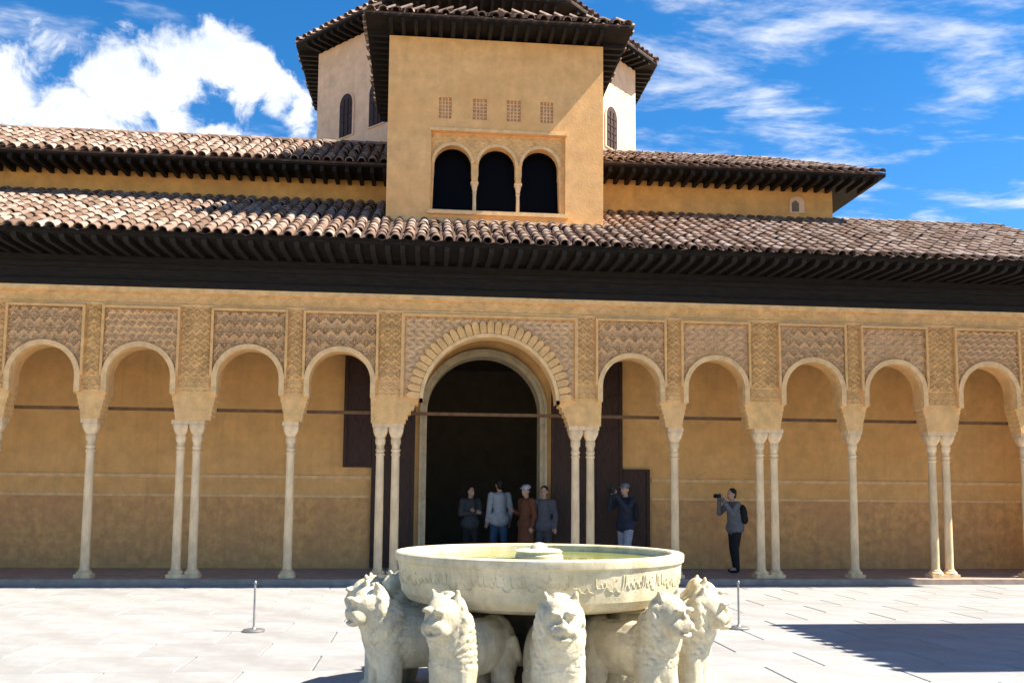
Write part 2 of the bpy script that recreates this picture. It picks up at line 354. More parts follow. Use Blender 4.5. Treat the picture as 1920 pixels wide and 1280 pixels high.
# ------------------------------------------------------------------ arcade building
YF = 7.85; YB = YF + 0.34; YC = YF + 0.17; ZC = 2.93; ZT = 5.33; GZ = 0.10
arc = tag(empty('arcaded_gallery', (0, YF, 0)), 'ochre arcade with slender marble columns and a tiled lean-to roof behind the fountain', 'arcade')
arc.location = (0, 0, 0)
half = [(2.72, 0), (4.37, 0), (6.29, 0), (7.95, 0), (9.87, 0), (11.53, 0)]
blocks = [(1.83, 'pair'), (3.55, 'one'), (5.33, 'pair'), (7.12, 'one'), (8.91, 'pair'), (10.70, 'one'), (12.35, 'pair')]
RA = 0.56; ZA = 3.68
XE = 12.9
def console(xb, kind, inner_edge, sgn):
    # stepped stalactite console from the capital's edge out to the stilt of the arch
    hw = 0.165 if kind == 'one' else 0.315
    x0 = xb + sgn * hw; steps = []
    for k in range(5):
        t = k / 5; t2 = (k + 1) / 5
        xa = x0 + (inner_edge - x0) * (t ** 1.3); zb_ = ZC + 0.44 * t2
        steps.append((xa, ZC + 0.44 * t)); steps.append((xa, zb_ - 0.02))
    steps.append((inner_edge, ZC + 0.44))
    return steps
def semicircle(xc, zc, r, n=22):
    return [(xc - r * math.cos(math.pi * k / n), zc + r * math.sin(math.pi * k / n)) for k in range(n + 1)]
allb = sorted([(-x, k) for x, k in blocks] + blocks)
alla = sorted([(-x, RA, ZA) for x, _ in half] + [(0.04, 1.25, 3.32)] + [(x, RA, ZA) for x, _ in half])
pts = [(-XE, ZC)]
for bi, (xb, kind) in enumerate(allb):
    if bi > 0:
        a = alla[bi - 1]
        pts += list(reversed(console(xb, kind, a[0] + a[1], -1)))
    if bi < len(alla):
        a = alla[bi]
        pts += console(xb, kind, a[0] - a[1], 1) + semicircle(*a[:1], a[2], a[1])
pts.append((XE, ZC))
mono = [pts[0]]
for p in pts[1:]:
    mono.append((max(p[0], mono[-1][0]), p[1]))
MB().archwall(mono, ZT, YF, YB).build('arcade_wall', 'stucco', arc)
# archivolts, relief panels
for xc, r, zc in alla:
    n = 26; zl = ZC + 0.46
    ri = r - 0.007; inn = [(xc - ri, zl)] + semicircle(xc, zc, ri, n) + [(xc + ri, zl)]
    wdt = 0.085 if r < 1 else 0.06
    ou = [(xc - r - wdt, zl)] + semicircle(xc, zc, r + wdt, n) + [(xc + r + wdt, zl)]
    if abs(xc) < 11: MB().strip(ou, inn, YF - 0.085, YF + 0.05).build('archivolt', 'cream', arc, smooth=35)
def worn(f, k):
    def g_(X, Z):
        w_ = 0.5 + 0.5 * np.sin(3.1 * X + k) * np.sin(4.3 * Z + 1.7 * k + 2 * np.sin(2.1 * X)); fine_ = 0.5 + 0.5 * np.sin(61 * X + 9 * np.sin(17 * Z + k)) * np.sin(57 * Z + 7 * np.sin(19 * X))
        h = np.clip((f(X, Z) - 0.22) / 0.33, 0, 1); h = h * h * (3 - 2 * h)
        return h * (0.75 + 0.25 * w_) * (0.85 + 0.15 * fine_)
    return g_
pats = [sebka(0.17, 0.23), star(0.215), sebka(0.14, 0.24), leafy(0.19), star(0.175, 0.21)]
for pi_, (xc, r, zc) in enumerate(alla):
    if r > 1 or abs(xc) > 11: continue
    sb = worn(pats[(pi_ * 2 + pi_ // 3) % 5], pi_)
    p0, p1 = xc - 0.64, xc + 0.64
    relief('relief_panel', p0, p1, 3.70, 4.93, sb, YF, 0.075, 'panel', arc, keep=lambda X, Z, xc=xc, r=r, zc=zc: (X - xc) ** 2 + (Z - zc) ** 2 > (r + 0.05) ** 2, step=0.0105)
    for e0, e1, f0, f1 in ((p0 - 0.045, p0, 3.70, 4.98), (p1, p1 + 0.045, 3.70, 4.98), (p0, p1, 4.93, 4.98)):
        MB().box(e0, e1, YF - 0.082, YF + 0.02, f0, f1).build('panel_frame', 'stucco', arc)
fine = sebka(0.13, 0.17)
for xb, kind in allb:
    if abs(xb) > 11: continue
    ls = [a for a in alla if a[0] < xb]; rs = [a for a in alla if a[0] > xb]
    lx = ls[-1][0] + ls[-1][1] + 0.11; rx = rs[0][0] - rs[0][1] - 0.11
    if ls[-1][1] > 1: lx = ls[-1][0] + 1.62
    if rs[0][1] > 1: rx = rs[0][0] - 1.62
    relief('pilaster_relief', lx, rx, ZC + 0.50, 3.69, worn(fine, xb), YF, 0.032, 'stucco', arc)
    l2 = max(lx, ls[-1][0] + 0.70 if ls[-1][1] < 1 else lx); r2 = min(rx, rs[0][0] - 0.70 if rs[0][1] < 1 else rx)
    relief('pilaster_relief', l2, r2, 3.70, 4.98, worn(star(0.15), xb), YF, 0.04, 'stucco', arc)
# cornice bands over the arches
MB().box(-XE, XE, YF - 0.05, YF + 0.01, 5.24, 5.325).build('cornice', 'cream', arc)
MB().box(-XE, XE, YF - 0.03, YF + 0.01, 4.995, 5.03).build('cornice', 'cream', arc)
relief('inscription_band', -9.2, 11.2, 5.035, 5.235, lambda X, Z: script_band(X, Z - 5.135), YF, 0.014, 'stucco', arc, step=0.02)
# the great arch: cogged ring and carved spandrels
CX, CRr, CZ = 0.04, 1.25, 3.32
nv = 31
for k in range(nv):
    a0 = math.pi * (0.012 + 0.976 * (k + 0.05) / nv); a1 = math.pi * (0.012 + 0.976 * (k + 0.95) / nv)
    def pt(r, a): return (CX + r * math.cos(a), CZ + r * math.sin(a))
    am = (a0 + a1) / 2; rs_ = [1.315, 1.47, 1.53, 1.55, 1.53, 1.47, 1.315]
    an = [a0, a0, a0 + (a1 - a0) * 0.2, am, a1 - (a1 - a0) * 0.2, a1, a1]
    MB().prism([pt(r, a) for r, a in zip(rs_, an)], YF - 0.08 - 0.012 * (k % 2), YF + 0.02).build('voussoir', 'stucco', arc, smooth=40)
relief('spandrel_relief', CX - 1.58, CX + 1.58, 3.45, 4.92, worn(leafy(0.17), 2), YF, 0.06, 'panel', arc, keep=lambda X, Z: (X - CX) ** 2 + (Z - CZ) ** 2 > 1.5 ** 2)
for e0, e1, f0, f1 in ((CX - 1.66, CX - 1.60, 3.40, 4.985), (CX + 1.60, CX + 1.66, 3.40, 4.985), (CX - 1.60, CX + 1.60, 4.925, 4.985)):
    MB().box(e0, e1, YF - 0.05, YF + 0.02, f0, f1).build('panel_frame', 'stucco', arc)
# columns
def column_parts():
    sh = MB().lathe([(0.088, 0.24), (0.080, 0.30), (0.079, 0.9), (0.077, 1.6), (0.073, 2.30), (0.073, 2.33), (0.086, 2.34), (0.086, 2.37), (0.073, 2.38), (0.073, 2.41), (0.088, 2.42), (0.088, 2.45), (0.073, 2.46), (0.073, 2.53)], 20)
    ba = MB().box(-0.14, 0.14, -0.14, 0.14, GZ, GZ + 0.07).lathe([(0.13, GZ + 0.07), (0.14, GZ + 0.095), (0.125, GZ + 0.12), (0.098, GZ + 0.13), (0.105, GZ + 0.145), (0.088, GZ + 0.16)], 20)
    ca = MB().lathe([(0.078, 2.53), (0.092, 2.56), (0.094, 2.63), (0.085, 2.66)], 20)
    # cubic bell: a square block swelling out of the drum, carved corners
    rows = [(0.085, 2.66, 0.0), (0.105, 2.70, 0.35), (0.125, 2.76, 0.75), (0.135, 2.82, 0.9), (0.13, 2.85, 0.9)]
    vv = []; ff = []; n = 24
    for r, z, sq in rows:
        for j in range(n):
            a = 2 * math.pi * (j + 0.5) / n; c, s_ = math.cos(a), math.sin(a)
            k = 1 / max(abs(c), abs(s_)); q = r * (1 + (k - 1) * sq) * (1 + 0.035 * (j % 2))
            vv.append((q * c, q * s_, z))
    for i in range(len(rows) - 1):
        for j in range(n): ff.append((i * n + j, i * n + (j + 1) % n, (i + 1) * n + (j + 1) % n, (i + 1) * n + j))
    ff.append(tuple(range((len(rows) - 1) * n, len(rows) * n)))
    ca.add(vv, ff); ca.box(-0.145, 0.145, -0.145, 0.145, 2.852, 2.93)
    return sh.mesh('column', 'marble', 40), ba.mesh('base', 'marble', 40), ca.mesh('capital', 'marble', 35)
c_sh, c_ba, c_ca = column_parts()
for xb, kind in allb:
    xr = {1.83: 1.83, 3.55: 3.60, 5.33: 5.42, 7.12: 7.14}.get(abs(xb), abs(xb)) * (1 if xb > 0 else -1)
    offs = (0,) if kind == 'one' else (-0.1425, 0.1425)
    for dx in offs:
        c = link('column', c_sh, arc, (xr + dx, YC, 0), random.uniform(-0.02, 0.02)); link('base', c_ba, c); link('capital', c_ca, c)
# tie rods
for (x0, _), (x1, _) in zip(allb[:-1], allb[1:]):
    MB().box(x0 + 0.1, x1 - 0.1, YB + 0.02, YB + 0.07, 3.115, 3.175).build('tie_rod', 'iron', arc)
# gallery floor and step
MB().box(-XE, XE, 7.70, 10.75, -0.05, GZ).build('gallery_step', 'gfloor', arc)
# back wall with portal
YW = 10.2
pw = [(-XE, GZ), (-1.16, GZ)] + semicircle(0.08, 3.37, 1.24, 28) + [(1.32, GZ), (XE, GZ)]
MB().archwall(pw, 6.2, YW, YW + 0.5).build('rear_wall', 'back', arc)
n = 28
inn = [(0.08 - 1.20, GZ)] + semicircle(0.08, 3.37, 1.20, n) + [(0.08 + 1.20, GZ)]
mid = [(0.08 - 1.29, GZ)] + semicircle(0.08, 3.37, 1.29, n) + [(0.08 + 1.29, GZ)]
ou = [(0.08 - 1.345, GZ)] + semicircle(0.08, 3.37, 1.345, n) + [(0.08 + 1.345, GZ)]
MB().strip(mid, inn, YW - 0.05, YW + 0.49).build('portal_arch', 'jamb', arc, smooth=35)
MB().strip(ou, [(a, b_) for a, b_ in mid], YW - 0.10, YW + 0.02).build('portal_arch', 'jamb', arc, smooth=35)
for s0, s1 in ((-XE, -2.90), (3.70, XE)):
    MB().box(s0, s1, YW - 0.035, YW + 0.01, 1.93, 2.0).build('dado_moulding', 'cream', arc)
    MB().box(s0, s1, YW - 0.02, YW + 0.01, 1.55, 1.60).build('dado_moulding', 'cream', arc)
    MB().box(s0, s1, YW - 0.012, YW + 0.01, GZ, 1.55).build('dado', 'dado', arc)
MB().box(-2.90, -2.26, YW - 0.035, YW + 0.01, 1.93, 2.0).build('dado_moulding', 'cream', arc)
MB().box(-2.90, -2.26, YW - 0.02, YW + 0.01, 1.55, 1.60).build('dado_moulding', 'cream', arc)
MB().box(-2.90, -2.26, YW - 0.012, YW + 0.01, GZ, 1.55).build('dado', 'dado', arc)
# door leaves, folded back against the wall, each with stiles and sunk panels
def leaf(x0, x1, z0, z1, nx_, nz_):
    l = MB().box(x0, x1, YW - 0.09, YW - 0.012, z0, z1).build('door_leaf', 'door', arc)
    fr = 0.07; wx = (x1 - x0 - fr) / nx_; wz = (z1 - z0 - fr) / nz_
    for i in range(nx_ + 1): MB().box(x0 + i * wx, x0 + i * wx + fr, YW - 0.115, YW - 0.088, z0, z1).build('stile', 'door', l)
    for i in range(nx_):
        for k in range(nz_ + 1): MB().box(x0 + i * wx + fr, x0 + (i + 1) * wx, YW - 0.112, YW - 0.088, z0 + k * wz, z0 + k * wz + fr).build('rail', 'door', l)
leaf(-2.25, -1.36, GZ + 0.02, 4.5, 2, 6); leaf(-2.84, -2.26, 2.18, 4.5, 1, 4)
leaf(1.52, 3.05, GZ + 0.02, 4.5, 3, 6); leaf(3.06, 3.64, GZ + 0.02, 2.2, 1, 3)
# ceiling of the gallery, hall behind the portal
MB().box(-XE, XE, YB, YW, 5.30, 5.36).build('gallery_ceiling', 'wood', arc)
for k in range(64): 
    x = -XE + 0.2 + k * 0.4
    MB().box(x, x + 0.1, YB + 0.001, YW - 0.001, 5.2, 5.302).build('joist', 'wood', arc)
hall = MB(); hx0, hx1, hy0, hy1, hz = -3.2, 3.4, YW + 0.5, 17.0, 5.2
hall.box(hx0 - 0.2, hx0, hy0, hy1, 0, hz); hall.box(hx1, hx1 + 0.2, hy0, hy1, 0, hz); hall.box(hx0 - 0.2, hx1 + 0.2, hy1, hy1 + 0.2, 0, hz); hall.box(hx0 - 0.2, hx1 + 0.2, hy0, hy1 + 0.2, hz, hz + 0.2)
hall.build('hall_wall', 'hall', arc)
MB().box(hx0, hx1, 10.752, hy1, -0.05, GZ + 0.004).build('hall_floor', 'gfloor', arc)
MB().box(-XE, -XE + 0.3, YB, YW, GZ, 5.3).build('end_wall', 'back', arc); MB().box(XE - 0.3, XE, YB, YW, GZ, 5.3).build('end_wall', 'back', arc)

# ------------------------------------------------------------------ roof tiles
def tile_shape(L_=0.40, r0=0.088, r1=0.070, th=0.014, n=7):
    vv = []; ff = []
    for (y, r) in ((0, r0), (L_, r1)):           # y runs up the slope
        for rr in (r, r - th):
            for j in range(n + 1):
                a = math.pi * j / n; vv.append((-rr * math.cos(a), y, rr * math.sin(a) * 0.95))
    k = n + 1
    for j in range(n):
        ff += [(j, j + 1, 2 * k + j + 1, 2 * k + j), (k + j, 3 * k + j, 3 * k + j + 1, k + j + 1), (j, k + j, k + j + 1, j + 1)]
    return vv, ff
tv, tf = tile_shape(); tme = MB().add(tv, tf).mesh('roof_tile', 'tile', 50)
def tiled_slope(parent, origin, udir, vdir, ndir, width, length, pitch=0.23, row=0.31, single=300, inside=None, rows_first=True):
    """cover tiles on a slope: origin = lower left corner, udir along the eave, vdir up the slope"""
    u = Vector(udir).normalized(); v = Vector(vdir).normalized(); nn_ = Vector(ndir).normalized(); o0 = Vector(origin)
    nc = int(width / pitch); nr = int(length / row) + 1; rest_ = MB(); k = 0
    pw_ = (width - 0.0) / nc
    for r_ in range(nr):
        for c_ in range(nc):
            uu = (c_ + 0.5) * pw_ + random.uniform(-0.018, 0.018); vvv = r_ * row + random.uniform(-0.035, 0.03) - 0.03
            if inside and not inside(uu, vvv): continue
            p = o0 + u * uu + v * vvv + nn_ * (0.018 + random.uniform(0, 0.01))
            tw = random.gauss(0, 0.045); tilt = 0.035 + random.uniform(-0.015, 0.015)
            a = (u * math.cos(tw) + v * math.sin(tw)); b_ = (v * math.cos(tw) - u * math.sin(tw)); b_ = (b_ - nn_ * tilt * 0.5).normalized(); nq = a.cross(b_)
            mm = Matrix(((a.x, b_.x, nq.x, p.x), (a.y, b_.y, nq.y, p.y), (a.z, b_.z, nq.z, p.z), (0, 0, 0, 1)))
            if k < single:
                o = bpy.data.objects.new('roof_tile', tme); C.objects.link(o); o.parent = parent; o.matrix_local = mm; k += 1
            else: rest_.add([mm @ Vector(q) for q in tv], tf)
    if rest_.v: rest_.build('roof_tile_field', 'tile', parent, smooth=50, kind='stuff')
    # pan tiles: one channelled sheet under the covers
    pm = MB(); seg = 4; vv = []; ff = []; nu = nc * seg + 1
    for e in (0, 1):
        for i in range(nu):
            dep = -0.035 * (1 - abs(math.cos(math.pi * i / seg / 1.0)))
            vv.append(o0 + u * (i * pw_ / seg) + v * (-0.05 if e == 0 else length) + nn_ * (0.02 + dep))
    if not inside:
        for i in range(nu - 1): ff.append((i, i + 1, nu + i + 1, nu + i))
        pm.add(vv, ff); pm.build('pan_tiles', 'pan', parent)
YE, ZE = 6.62, 6.00; YR, ZR = 10.6, 7.90
sl_len = math.hypot(YR - YE, ZR - ZE); vd = ((0), (YR - YE) / sl_len, (ZR - ZE) / sl_len); nd = (0, -vd[2], vd[1])
roof = MB().prism([(0, 0)], 0, 0) if False else None
rm = MB(); X0, X1 = -XE, XE
rm.add([(X0, YE, ZE - 0.0), (X1, YE, ZE - 0.0), (X1, YE, ZE + 0.03), (X0, YE, ZE + 0.03), (X0, YR, ZR), (X1, YR, ZR), (X0, YR, ZR - 0.3), (X1, YR, ZR - 0.3), (X0, YF + 0.2, 6.12), (X1, YF + 0.2, 6.12)],
       [(0, 1, 2, 3), (3, 2, 5, 4), (4, 5, 7, 6), (6, 7, 9, 8), (8, 9, 1, 0), (0, 3, 4, 6, 8), (1, 9, 7, 5, 2)])
roof = rm.build('roof', 'soffit', arc)
TX0, TX1 = -10.8, 12.2
tiled_slope(roof, (TX0, YE, ZE + 0.03), (1, 0, 0), vd, nd, TX1 - TX0, sl_len, 0.23, 0.33, 300)
# eave: projecting rafters, soffit board, carved timber frieze
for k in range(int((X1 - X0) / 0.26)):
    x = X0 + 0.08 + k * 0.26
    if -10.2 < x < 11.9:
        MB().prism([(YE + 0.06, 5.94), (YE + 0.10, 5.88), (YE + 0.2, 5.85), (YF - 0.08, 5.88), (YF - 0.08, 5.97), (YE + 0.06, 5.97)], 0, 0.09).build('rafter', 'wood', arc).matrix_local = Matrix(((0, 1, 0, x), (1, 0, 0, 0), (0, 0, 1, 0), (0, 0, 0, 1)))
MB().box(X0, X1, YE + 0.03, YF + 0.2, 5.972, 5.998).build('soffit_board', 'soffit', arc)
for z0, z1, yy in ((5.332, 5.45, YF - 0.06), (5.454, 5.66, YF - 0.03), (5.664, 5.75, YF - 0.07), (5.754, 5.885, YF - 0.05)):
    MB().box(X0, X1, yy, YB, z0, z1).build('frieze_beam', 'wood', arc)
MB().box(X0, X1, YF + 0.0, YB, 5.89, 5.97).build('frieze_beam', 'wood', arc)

# ------------------------------------------------------------------ mirador tower
tw = tag(empty('mirador_tower', (0, 0, 0)), 'square ochre tower with a three-arched window above the roof', 'tower')
TY = 8.55; TL, TR_ = -1.99, 2.33; TZ0, TZ1 = 6.3, 10.74; TB = 13.0
FX0, FX1, FZ0, FZ1 = -1.13, 1.56, 7.20, 8.82
wall = MB()
wall.box(TL, FX0, TY, TY + 0.35, TZ0, TZ1); wall.box(FX1, TR_, TY, TY + 0.35, TZ0, TZ1)
wall.box(FX0, FX1, TY, TY + 0.35, TZ0, FZ0)
# wall above the window frame pierced by four small lattice windows
sw = [(-0.86, 0.25), (-0.17, 0.28), (0.51, 0.28), (1.18, 0.26)]; SZ0, SZ1 = 9.08, 9.51
wall.box(FX0, FX1, TY, TY + 0.35, FZ1, SZ0); wall.box(FX0, FX1, TY, TY + 0.35, SZ1, TZ1)
xs = [FX0] + [v_ for x, w_ in sw for v_ in (x - w_ / 2, x + w_ / 2)] + [FX1]
for k in range(0, len(xs), 2): wall.box(xs[k], xs[k + 1], TY, TY + 0.35, SZ0, SZ1)
wall.box(TL, TL + 0.35, TY + 0.35, TB, TZ0, TZ1); wall.box(TR_ - 0.35, TR_, TY + 0.35, TB, TZ0, TZ1); wall.box(TL, TR_, TB, TB + 0.3, TZ0, TZ1)
wall.build('wall', 'tower', tw)
MB().box(TL + 0.35, TR_ - 0.35, TY + 0.35, TB, 6.95, 7.1).build('floor', 'hall', tw)
MB().box(TL + 0.35, TR_ - 0.35, TY + 0.35, TB, 10.0, 10.1).build('ceiling', 'hall', tw)
MB().box(TL + 0.35, TR_ - 0.35, TY + 1.2, TY + 1.3, 7.1, 10.0).build('partition', 'hall', tw)
for x, w_ in sw:
    l = MB().box(x - w_ / 2, x + w_ / 2, TY + 0.045, TY + 0.10, SZ0, SZ1).build('lattice_window', 'recess', tw)
    fm = MB()
    for k in range(5):
        for s_ in (-1, 1):
            cx_ = x + (k - 2) * w_ / 4.2; hh = (SZ1 - SZ0) * 0.5
    for k in range(1, 4): 
        xx = x - w_ / 2 + k * w_ / 4; MB().box(xx - 0.014, xx + 0.014, TY + 0.022, TY + 0.046, SZ0 + 0.002, SZ1 - 0.002).build('lattice_bar', 'lattice', l)
    for k in range(1, 6):
        zz_ = SZ0 + k * (SZ1 - SZ0) / 6; MB().box(x - w_ / 2 + 0.002, x + w_ / 2 - 0.002, TY + 0.026, TY + 0.0455, zz_ - 0.012, zz_ + 0.012).build('lattice_bar', 'lattice', l)
# three arches in a sunk frame
wx = [(-0.69, 0.37), (0.19, 0.37), (1.06, 0.37)]
zsp = 8.20; zi = 7.86
pl2 = [(FX0, FZ0), (-0.69 - 0.40, FZ0)]
for x, r in wx:
    pl2 += [(x - r - 0.01, zi), (x - r - 0.01, zi + 0.09), (x - r, zi + 0.12)] + semicircle(x, zsp, r, 16) + [(x + r, zi + 0.12), (x + r + 0.01, zi + 0.09), (x + r + 0.01, zi)]
pl2 += [(1.06 + 0.40, FZ0), (FX1, FZ0)]
mono2 = [pl2[0]]
for p in pl2[1:]: mono2.append((max(p[0], mono2[-1][0]), p[1]))
MB().archwall(mono2, FZ1, TY + 0.10, TY + 0.30).build('window_arch', 'stucco', tw)
for x, r in wx:
    n = 16
    inn = semicircle(x, zsp, r - 0.006, n); ou = semicircle(x, zsp, r + 0.055, n)
    MB().strip(ou, inn, TY + 0.07, TY + 0.12).build('archivolt', 'cream', tw, smooth=35)
relief('spandrel_relief', FX0 + 0.02, FX1 - 0.02, 8.22, 8.80, leafy(0.15), TY + 0.10, 0.025, 'stucco', tw,
       keep=lambda X, Z: np.minimum.reduce([(X - x) ** 2 + (Z - zsp) ** 2 for x, _ in wx]) > 0.40 ** 2)
MB().box(FX0 - 0.06, FX1 + 0.06, TY - 0.07, TY + 0.36, FZ0 - 0.08, FZ0 - 0.002).build('window_sill', 'cream', tw)
MB().box(TL - 0.05, TR_ + 0.05, TY - 0.10, TY - 0.002, 6.75, 7.0).build('base_course', 'cream', tw)
MB().box(FX0 - 0.04, FX1 + 0.04, TY - 0.03, TY + 0.02, FZ1 + 0.002, FZ1 + 0.06).build('moulding', 'cream', tw)
for x in (-0.25, 0.625):
    c = MB().lathe([(0.052, FZ0), (0.052, FZ0 + 0.05), (0.038, FZ0 + 0.06), (0.036, 7.62), (0.046, 7.63), (0.046, 7.65), (0.038, 7.66), (0.05, 7.72), (0.066, 7.81)], 14, x, TY + 0.2).build('colonette', 'marble', tw, smooth=40)
    MB().box(x - 0.075, x + 0.075, TY + 0.125, TY + 0.275, 7.81, 7.858).build('capital', 'marble', c)
for x, r in wx:
    f = MB().box(x - 0.44, x + 0.44, TY + 0.42, TY + 0.44, FZ0, 8.7).build('window_pane', 'glass', tw)
# tower eaves and hipped roof
EY = 7.98; EL, ER = TL - 0.45, TR_ + 0.50; EB = 12.6; ZEV = 10.9
def rafters(parent, x0, x1, ywall, yout, z, step, d=0.09):
    k = 0; x = x0
    while x < x1:
        MB().box(x, x + 0.075, yout, ywall, z - d, z).build('rafter', 'wood', parent); x += step
rafters(tw, TL, TR_ - 0.05, TY - 0.002, EY + 0.05, 10.84, 0.245)
y = TY + 0.05
while y < TB:
    MB().box(EL + 0.05, TL - 0.002, y, y + 0.075, 10.75, 10.84).build('rafter', 'wood', tw); MB().box(TR_ + 0.002, ER - 0.05, y, y + 0.075, 10.75, 10.84).build('rafter', 'wood', tw); y += 0.245
MB().box(TL - 0.03, TR_ + 0.03, TY - 0.04, TB, 11.562, 11.655).build('wall_plate', 'wood', tw) if False else None
MB().box(EL, ER, EY, EB, 10.845, 10.88).build('soffit_board', 'soffit', tw)
rt = MB(); cxm = (EL + ER) / 2; hh = 1.25
rt.add([(EL, EY, 10.882), (ER, EY, 10.882), (ER, EB, 10.882), (EL, EB, 10.882), (EL, EY, 10.92), (ER, EY, 10.92), (ER, EB, 10.92), (EL, EB, 10.92), (cxm, EY + 2.3, 10.92 + hh), (cxm, EB - 1.5, 10.92 + hh)],
       [(0, 3, 2, 1), (0, 1, 5, 4), (1, 2, 6, 5), (2, 3, 7, 6), (3, 0, 4, 7), (4, 5, 8), (5, 6, 9, 8), (6, 7, 9), (7, 4, 8, 9)])
troof = rt.build('roof', 'pan', tw)
Ls = math.hypot(2.3, hh); wE = ER - EL
tiled_slope(troof, (EL, EY, 10.92), (1, 0, 0), (0, 2.3, hh), (0, -hh, 2.3), wE, Ls, 0.23, 0.31, 150, inside=lambda u, v: v < Ls * (1 - abs(u - wE / 2) / (wE / 2)) - 0.0)
Lr = math.hypot(wE / 2, hh)
tiled_slope(troof, (ER, EY, 10.92), (0, 1, 0), (-wE / 2, 0, hh), (hh, 0, wE / 2), EB - EY, Lr, 0.23, 0.31, 0, inside=lambda u, v: v < Lr * min(1, u / 2.3) - 0.02)
tiled_slope(troof, (EL, EB, 10.92), (0, -1, 0), (wE / 2, 0, hh), (-hh, 0, wE / 2), EB - EY, Lr, 0.23, 0.31, 0, inside=lambda u, v: v < Lr * min(1, (EB - EY - u) / 2.3) - 0.02)

# ------------------------------------------------------------------ upper wings either side of the tower
WY = 10.6
def wing(name, label, x0, x1, e0, e1, hip_right, WZ, ZR2):
    wg = tag(empty(name), label, 'building', 'wings beside the tower')
    MB().box(x0, x1, WY, 13.6, 6.9, WZ).build('wall', 'wing', wg)
    YE2, ZE2, YR2 = 9.72, WZ + 0.08, 12.1
    L2 = math.hypot(YR2 - YE2, ZR2 - ZE2)
    k = e0 + 0.1
    while k < e1 - 0.1:
        MB().box(k, k + 0.08, YE2 + 0.06, WY - 0.002, WZ - 0.12, WZ - 0.002).build('rafter', 'wood', wg); k += 0.26
    MB().box(e0, e1, YE2 + 0.02, 13.9, WZ + 0.002, WZ + 0.04).build('soffit_board', 'soffit', wg)
    hr = 1.6 if hip_right else 0
    rr = MB().add([(e0, YE2, WZ + 0.042), (e1, YE2, WZ + 0.042), (e1, 14.4, WZ + 0.042), (e0, 14.4, WZ + 0.042), (e0, YE2, ZE2), (e1, YE2, ZE2), (e1, 14.4, ZE2), (e0, 14.4, ZE2), (e0, YR2, ZR2), (e1 - hr, YR2, ZR2)],
                  [(0, 3, 2, 1), (0, 1, 5, 4), (1, 2, 6, 5), (2, 3, 7, 6), (3, 0, 4, 8, 7), (4, 5, 9, 8), (5, 6, 9), (6, 7, 8, 9)]).build('roof', 'pan', wg)
    wv = (0, (YR2 - YE2) / L2, (ZR2 - ZE2) / L2); wn = (0, -wv[2], wv[1])
    Wd = e1 - e0
    ins = (lambda u, v: v < L2 and (u < Wd - hr * v / L2)) if hip_right else (lambda u, v: v < L2)
    tiled_slope(rr, (e0, YE2, ZE2), (1, 0, 0), wv, wn, Wd, L2, 0.23, 0.31, 300, inside=ins)
    # ridge tiles along the top
    k = e0
    while k < e1 - hr - 0.1:
        o = bpy.data.objects.new('ridge_tile', tme); C.objects.link(o); o.parent = rr
        o.matrix_local = Matrix(((0, 1, 0, k), (-1.25, 0, 0, YR2), (0, 0, 1.25, ZR2 + 0.01), (0, 0, 0, 1))); k += 0.33
    return wg
wl = wing('upper_wing', 'long upper wing with tiled roof left of the tower, under the big cloud', -12.6, TL - 0.004, -12.9, TL - 0.006, False, 8.46, 9.84)
wr = wing('upper_wing', 'shorter upper wing right of the tower, ending in a hipped eave', TR_ + 0.004, 8.08, TR_ + 0.006, 8.92, True, 8.72, 9.90)
nw = MB()
n = 16; ring = [(0.20 * math.cos(2 * math.pi * k / n), 0.20 * math.sin(2 * math.pi * k / n)) for k in range(n + 1)]
nb = MB().prism([(7.05, 8.10), (7.40, 8.10), (7.40, 8.36)] + [(7.225 + 0.175 * math.cos(math.pi * k / 8), 8.36 + 0.13 * math.sin(math.pi * k / 8)) for k in range(1, 8)] + [(7.05, 8.36)], WY - 0.03, WY + 0.01).build('window_surround', 'lantern', wr)
MB().prism([(7.10, 8.13), (7.27, 8.13), (7.27, 8.33), (7.185, 8.40), (7.10, 8.33)], WY - 0.036, WY - 0.028).build('opening_shade_plate', 'hall', nb)  # solid plate, no hole: the window's inner shade is in its dark colour

# ------------------------------------------------------------------ octagonal lantern
lt = tag(empty('octagonal_lantern'), 'pale octagonal lantern tower rising behind the square tower', 'tower')
OX, OY = 0.17, 17.06; AP = 4.40; AE = 4.98; OZ = 13.57
def octo(ap): rr_ = ap / math.cos(math.pi / 8); return [(OX + rr_ * math.cos(math.pi / 8 + k * math.pi / 4), OY + rr_ * math.sin(math.pi / 8 + k * math.pi / 4)) for k in range(8)]
def oprism(mb, pol, z0, z1):
    vv = [(x, y, z0) for x, y in pol] + [(x, y, z1) for x, y in pol]
    return mb.add(vv, [tuple(reversed(range(8))), tuple(range(8, 16))] + [(i, (i + 1) % 8, (i + 1) % 8 + 8, i + 8) for i in range(8)])
oprism(MB(), octo(AP), 7.0, OZ + 0.02).build('wall', 'lantern', lt)
oprism(MB(), octo(AE), OZ + 0.10, OZ + 0.15).build('soffit_board', 'soffit', lt)
apex = MB(); po = octo(AE); apex.add([(x, y, OZ + 0.152) for x, y in po] + [(x, y, OZ + 0.2) for x, y in po] + [(OX, OY, OZ + 2.6)],
    [tuple(reversed(range(8)))] + [(i, (i + 1) % 8, (i + 1) % 8 + 8, i + 8) for i in range(8)] + [(i + 8, (i + 1) % 8 + 8, 16) for i in range(8)])
lro = apex.build('roof', 'pan', lt)
oc = octo(AP); oe = octo(AE)
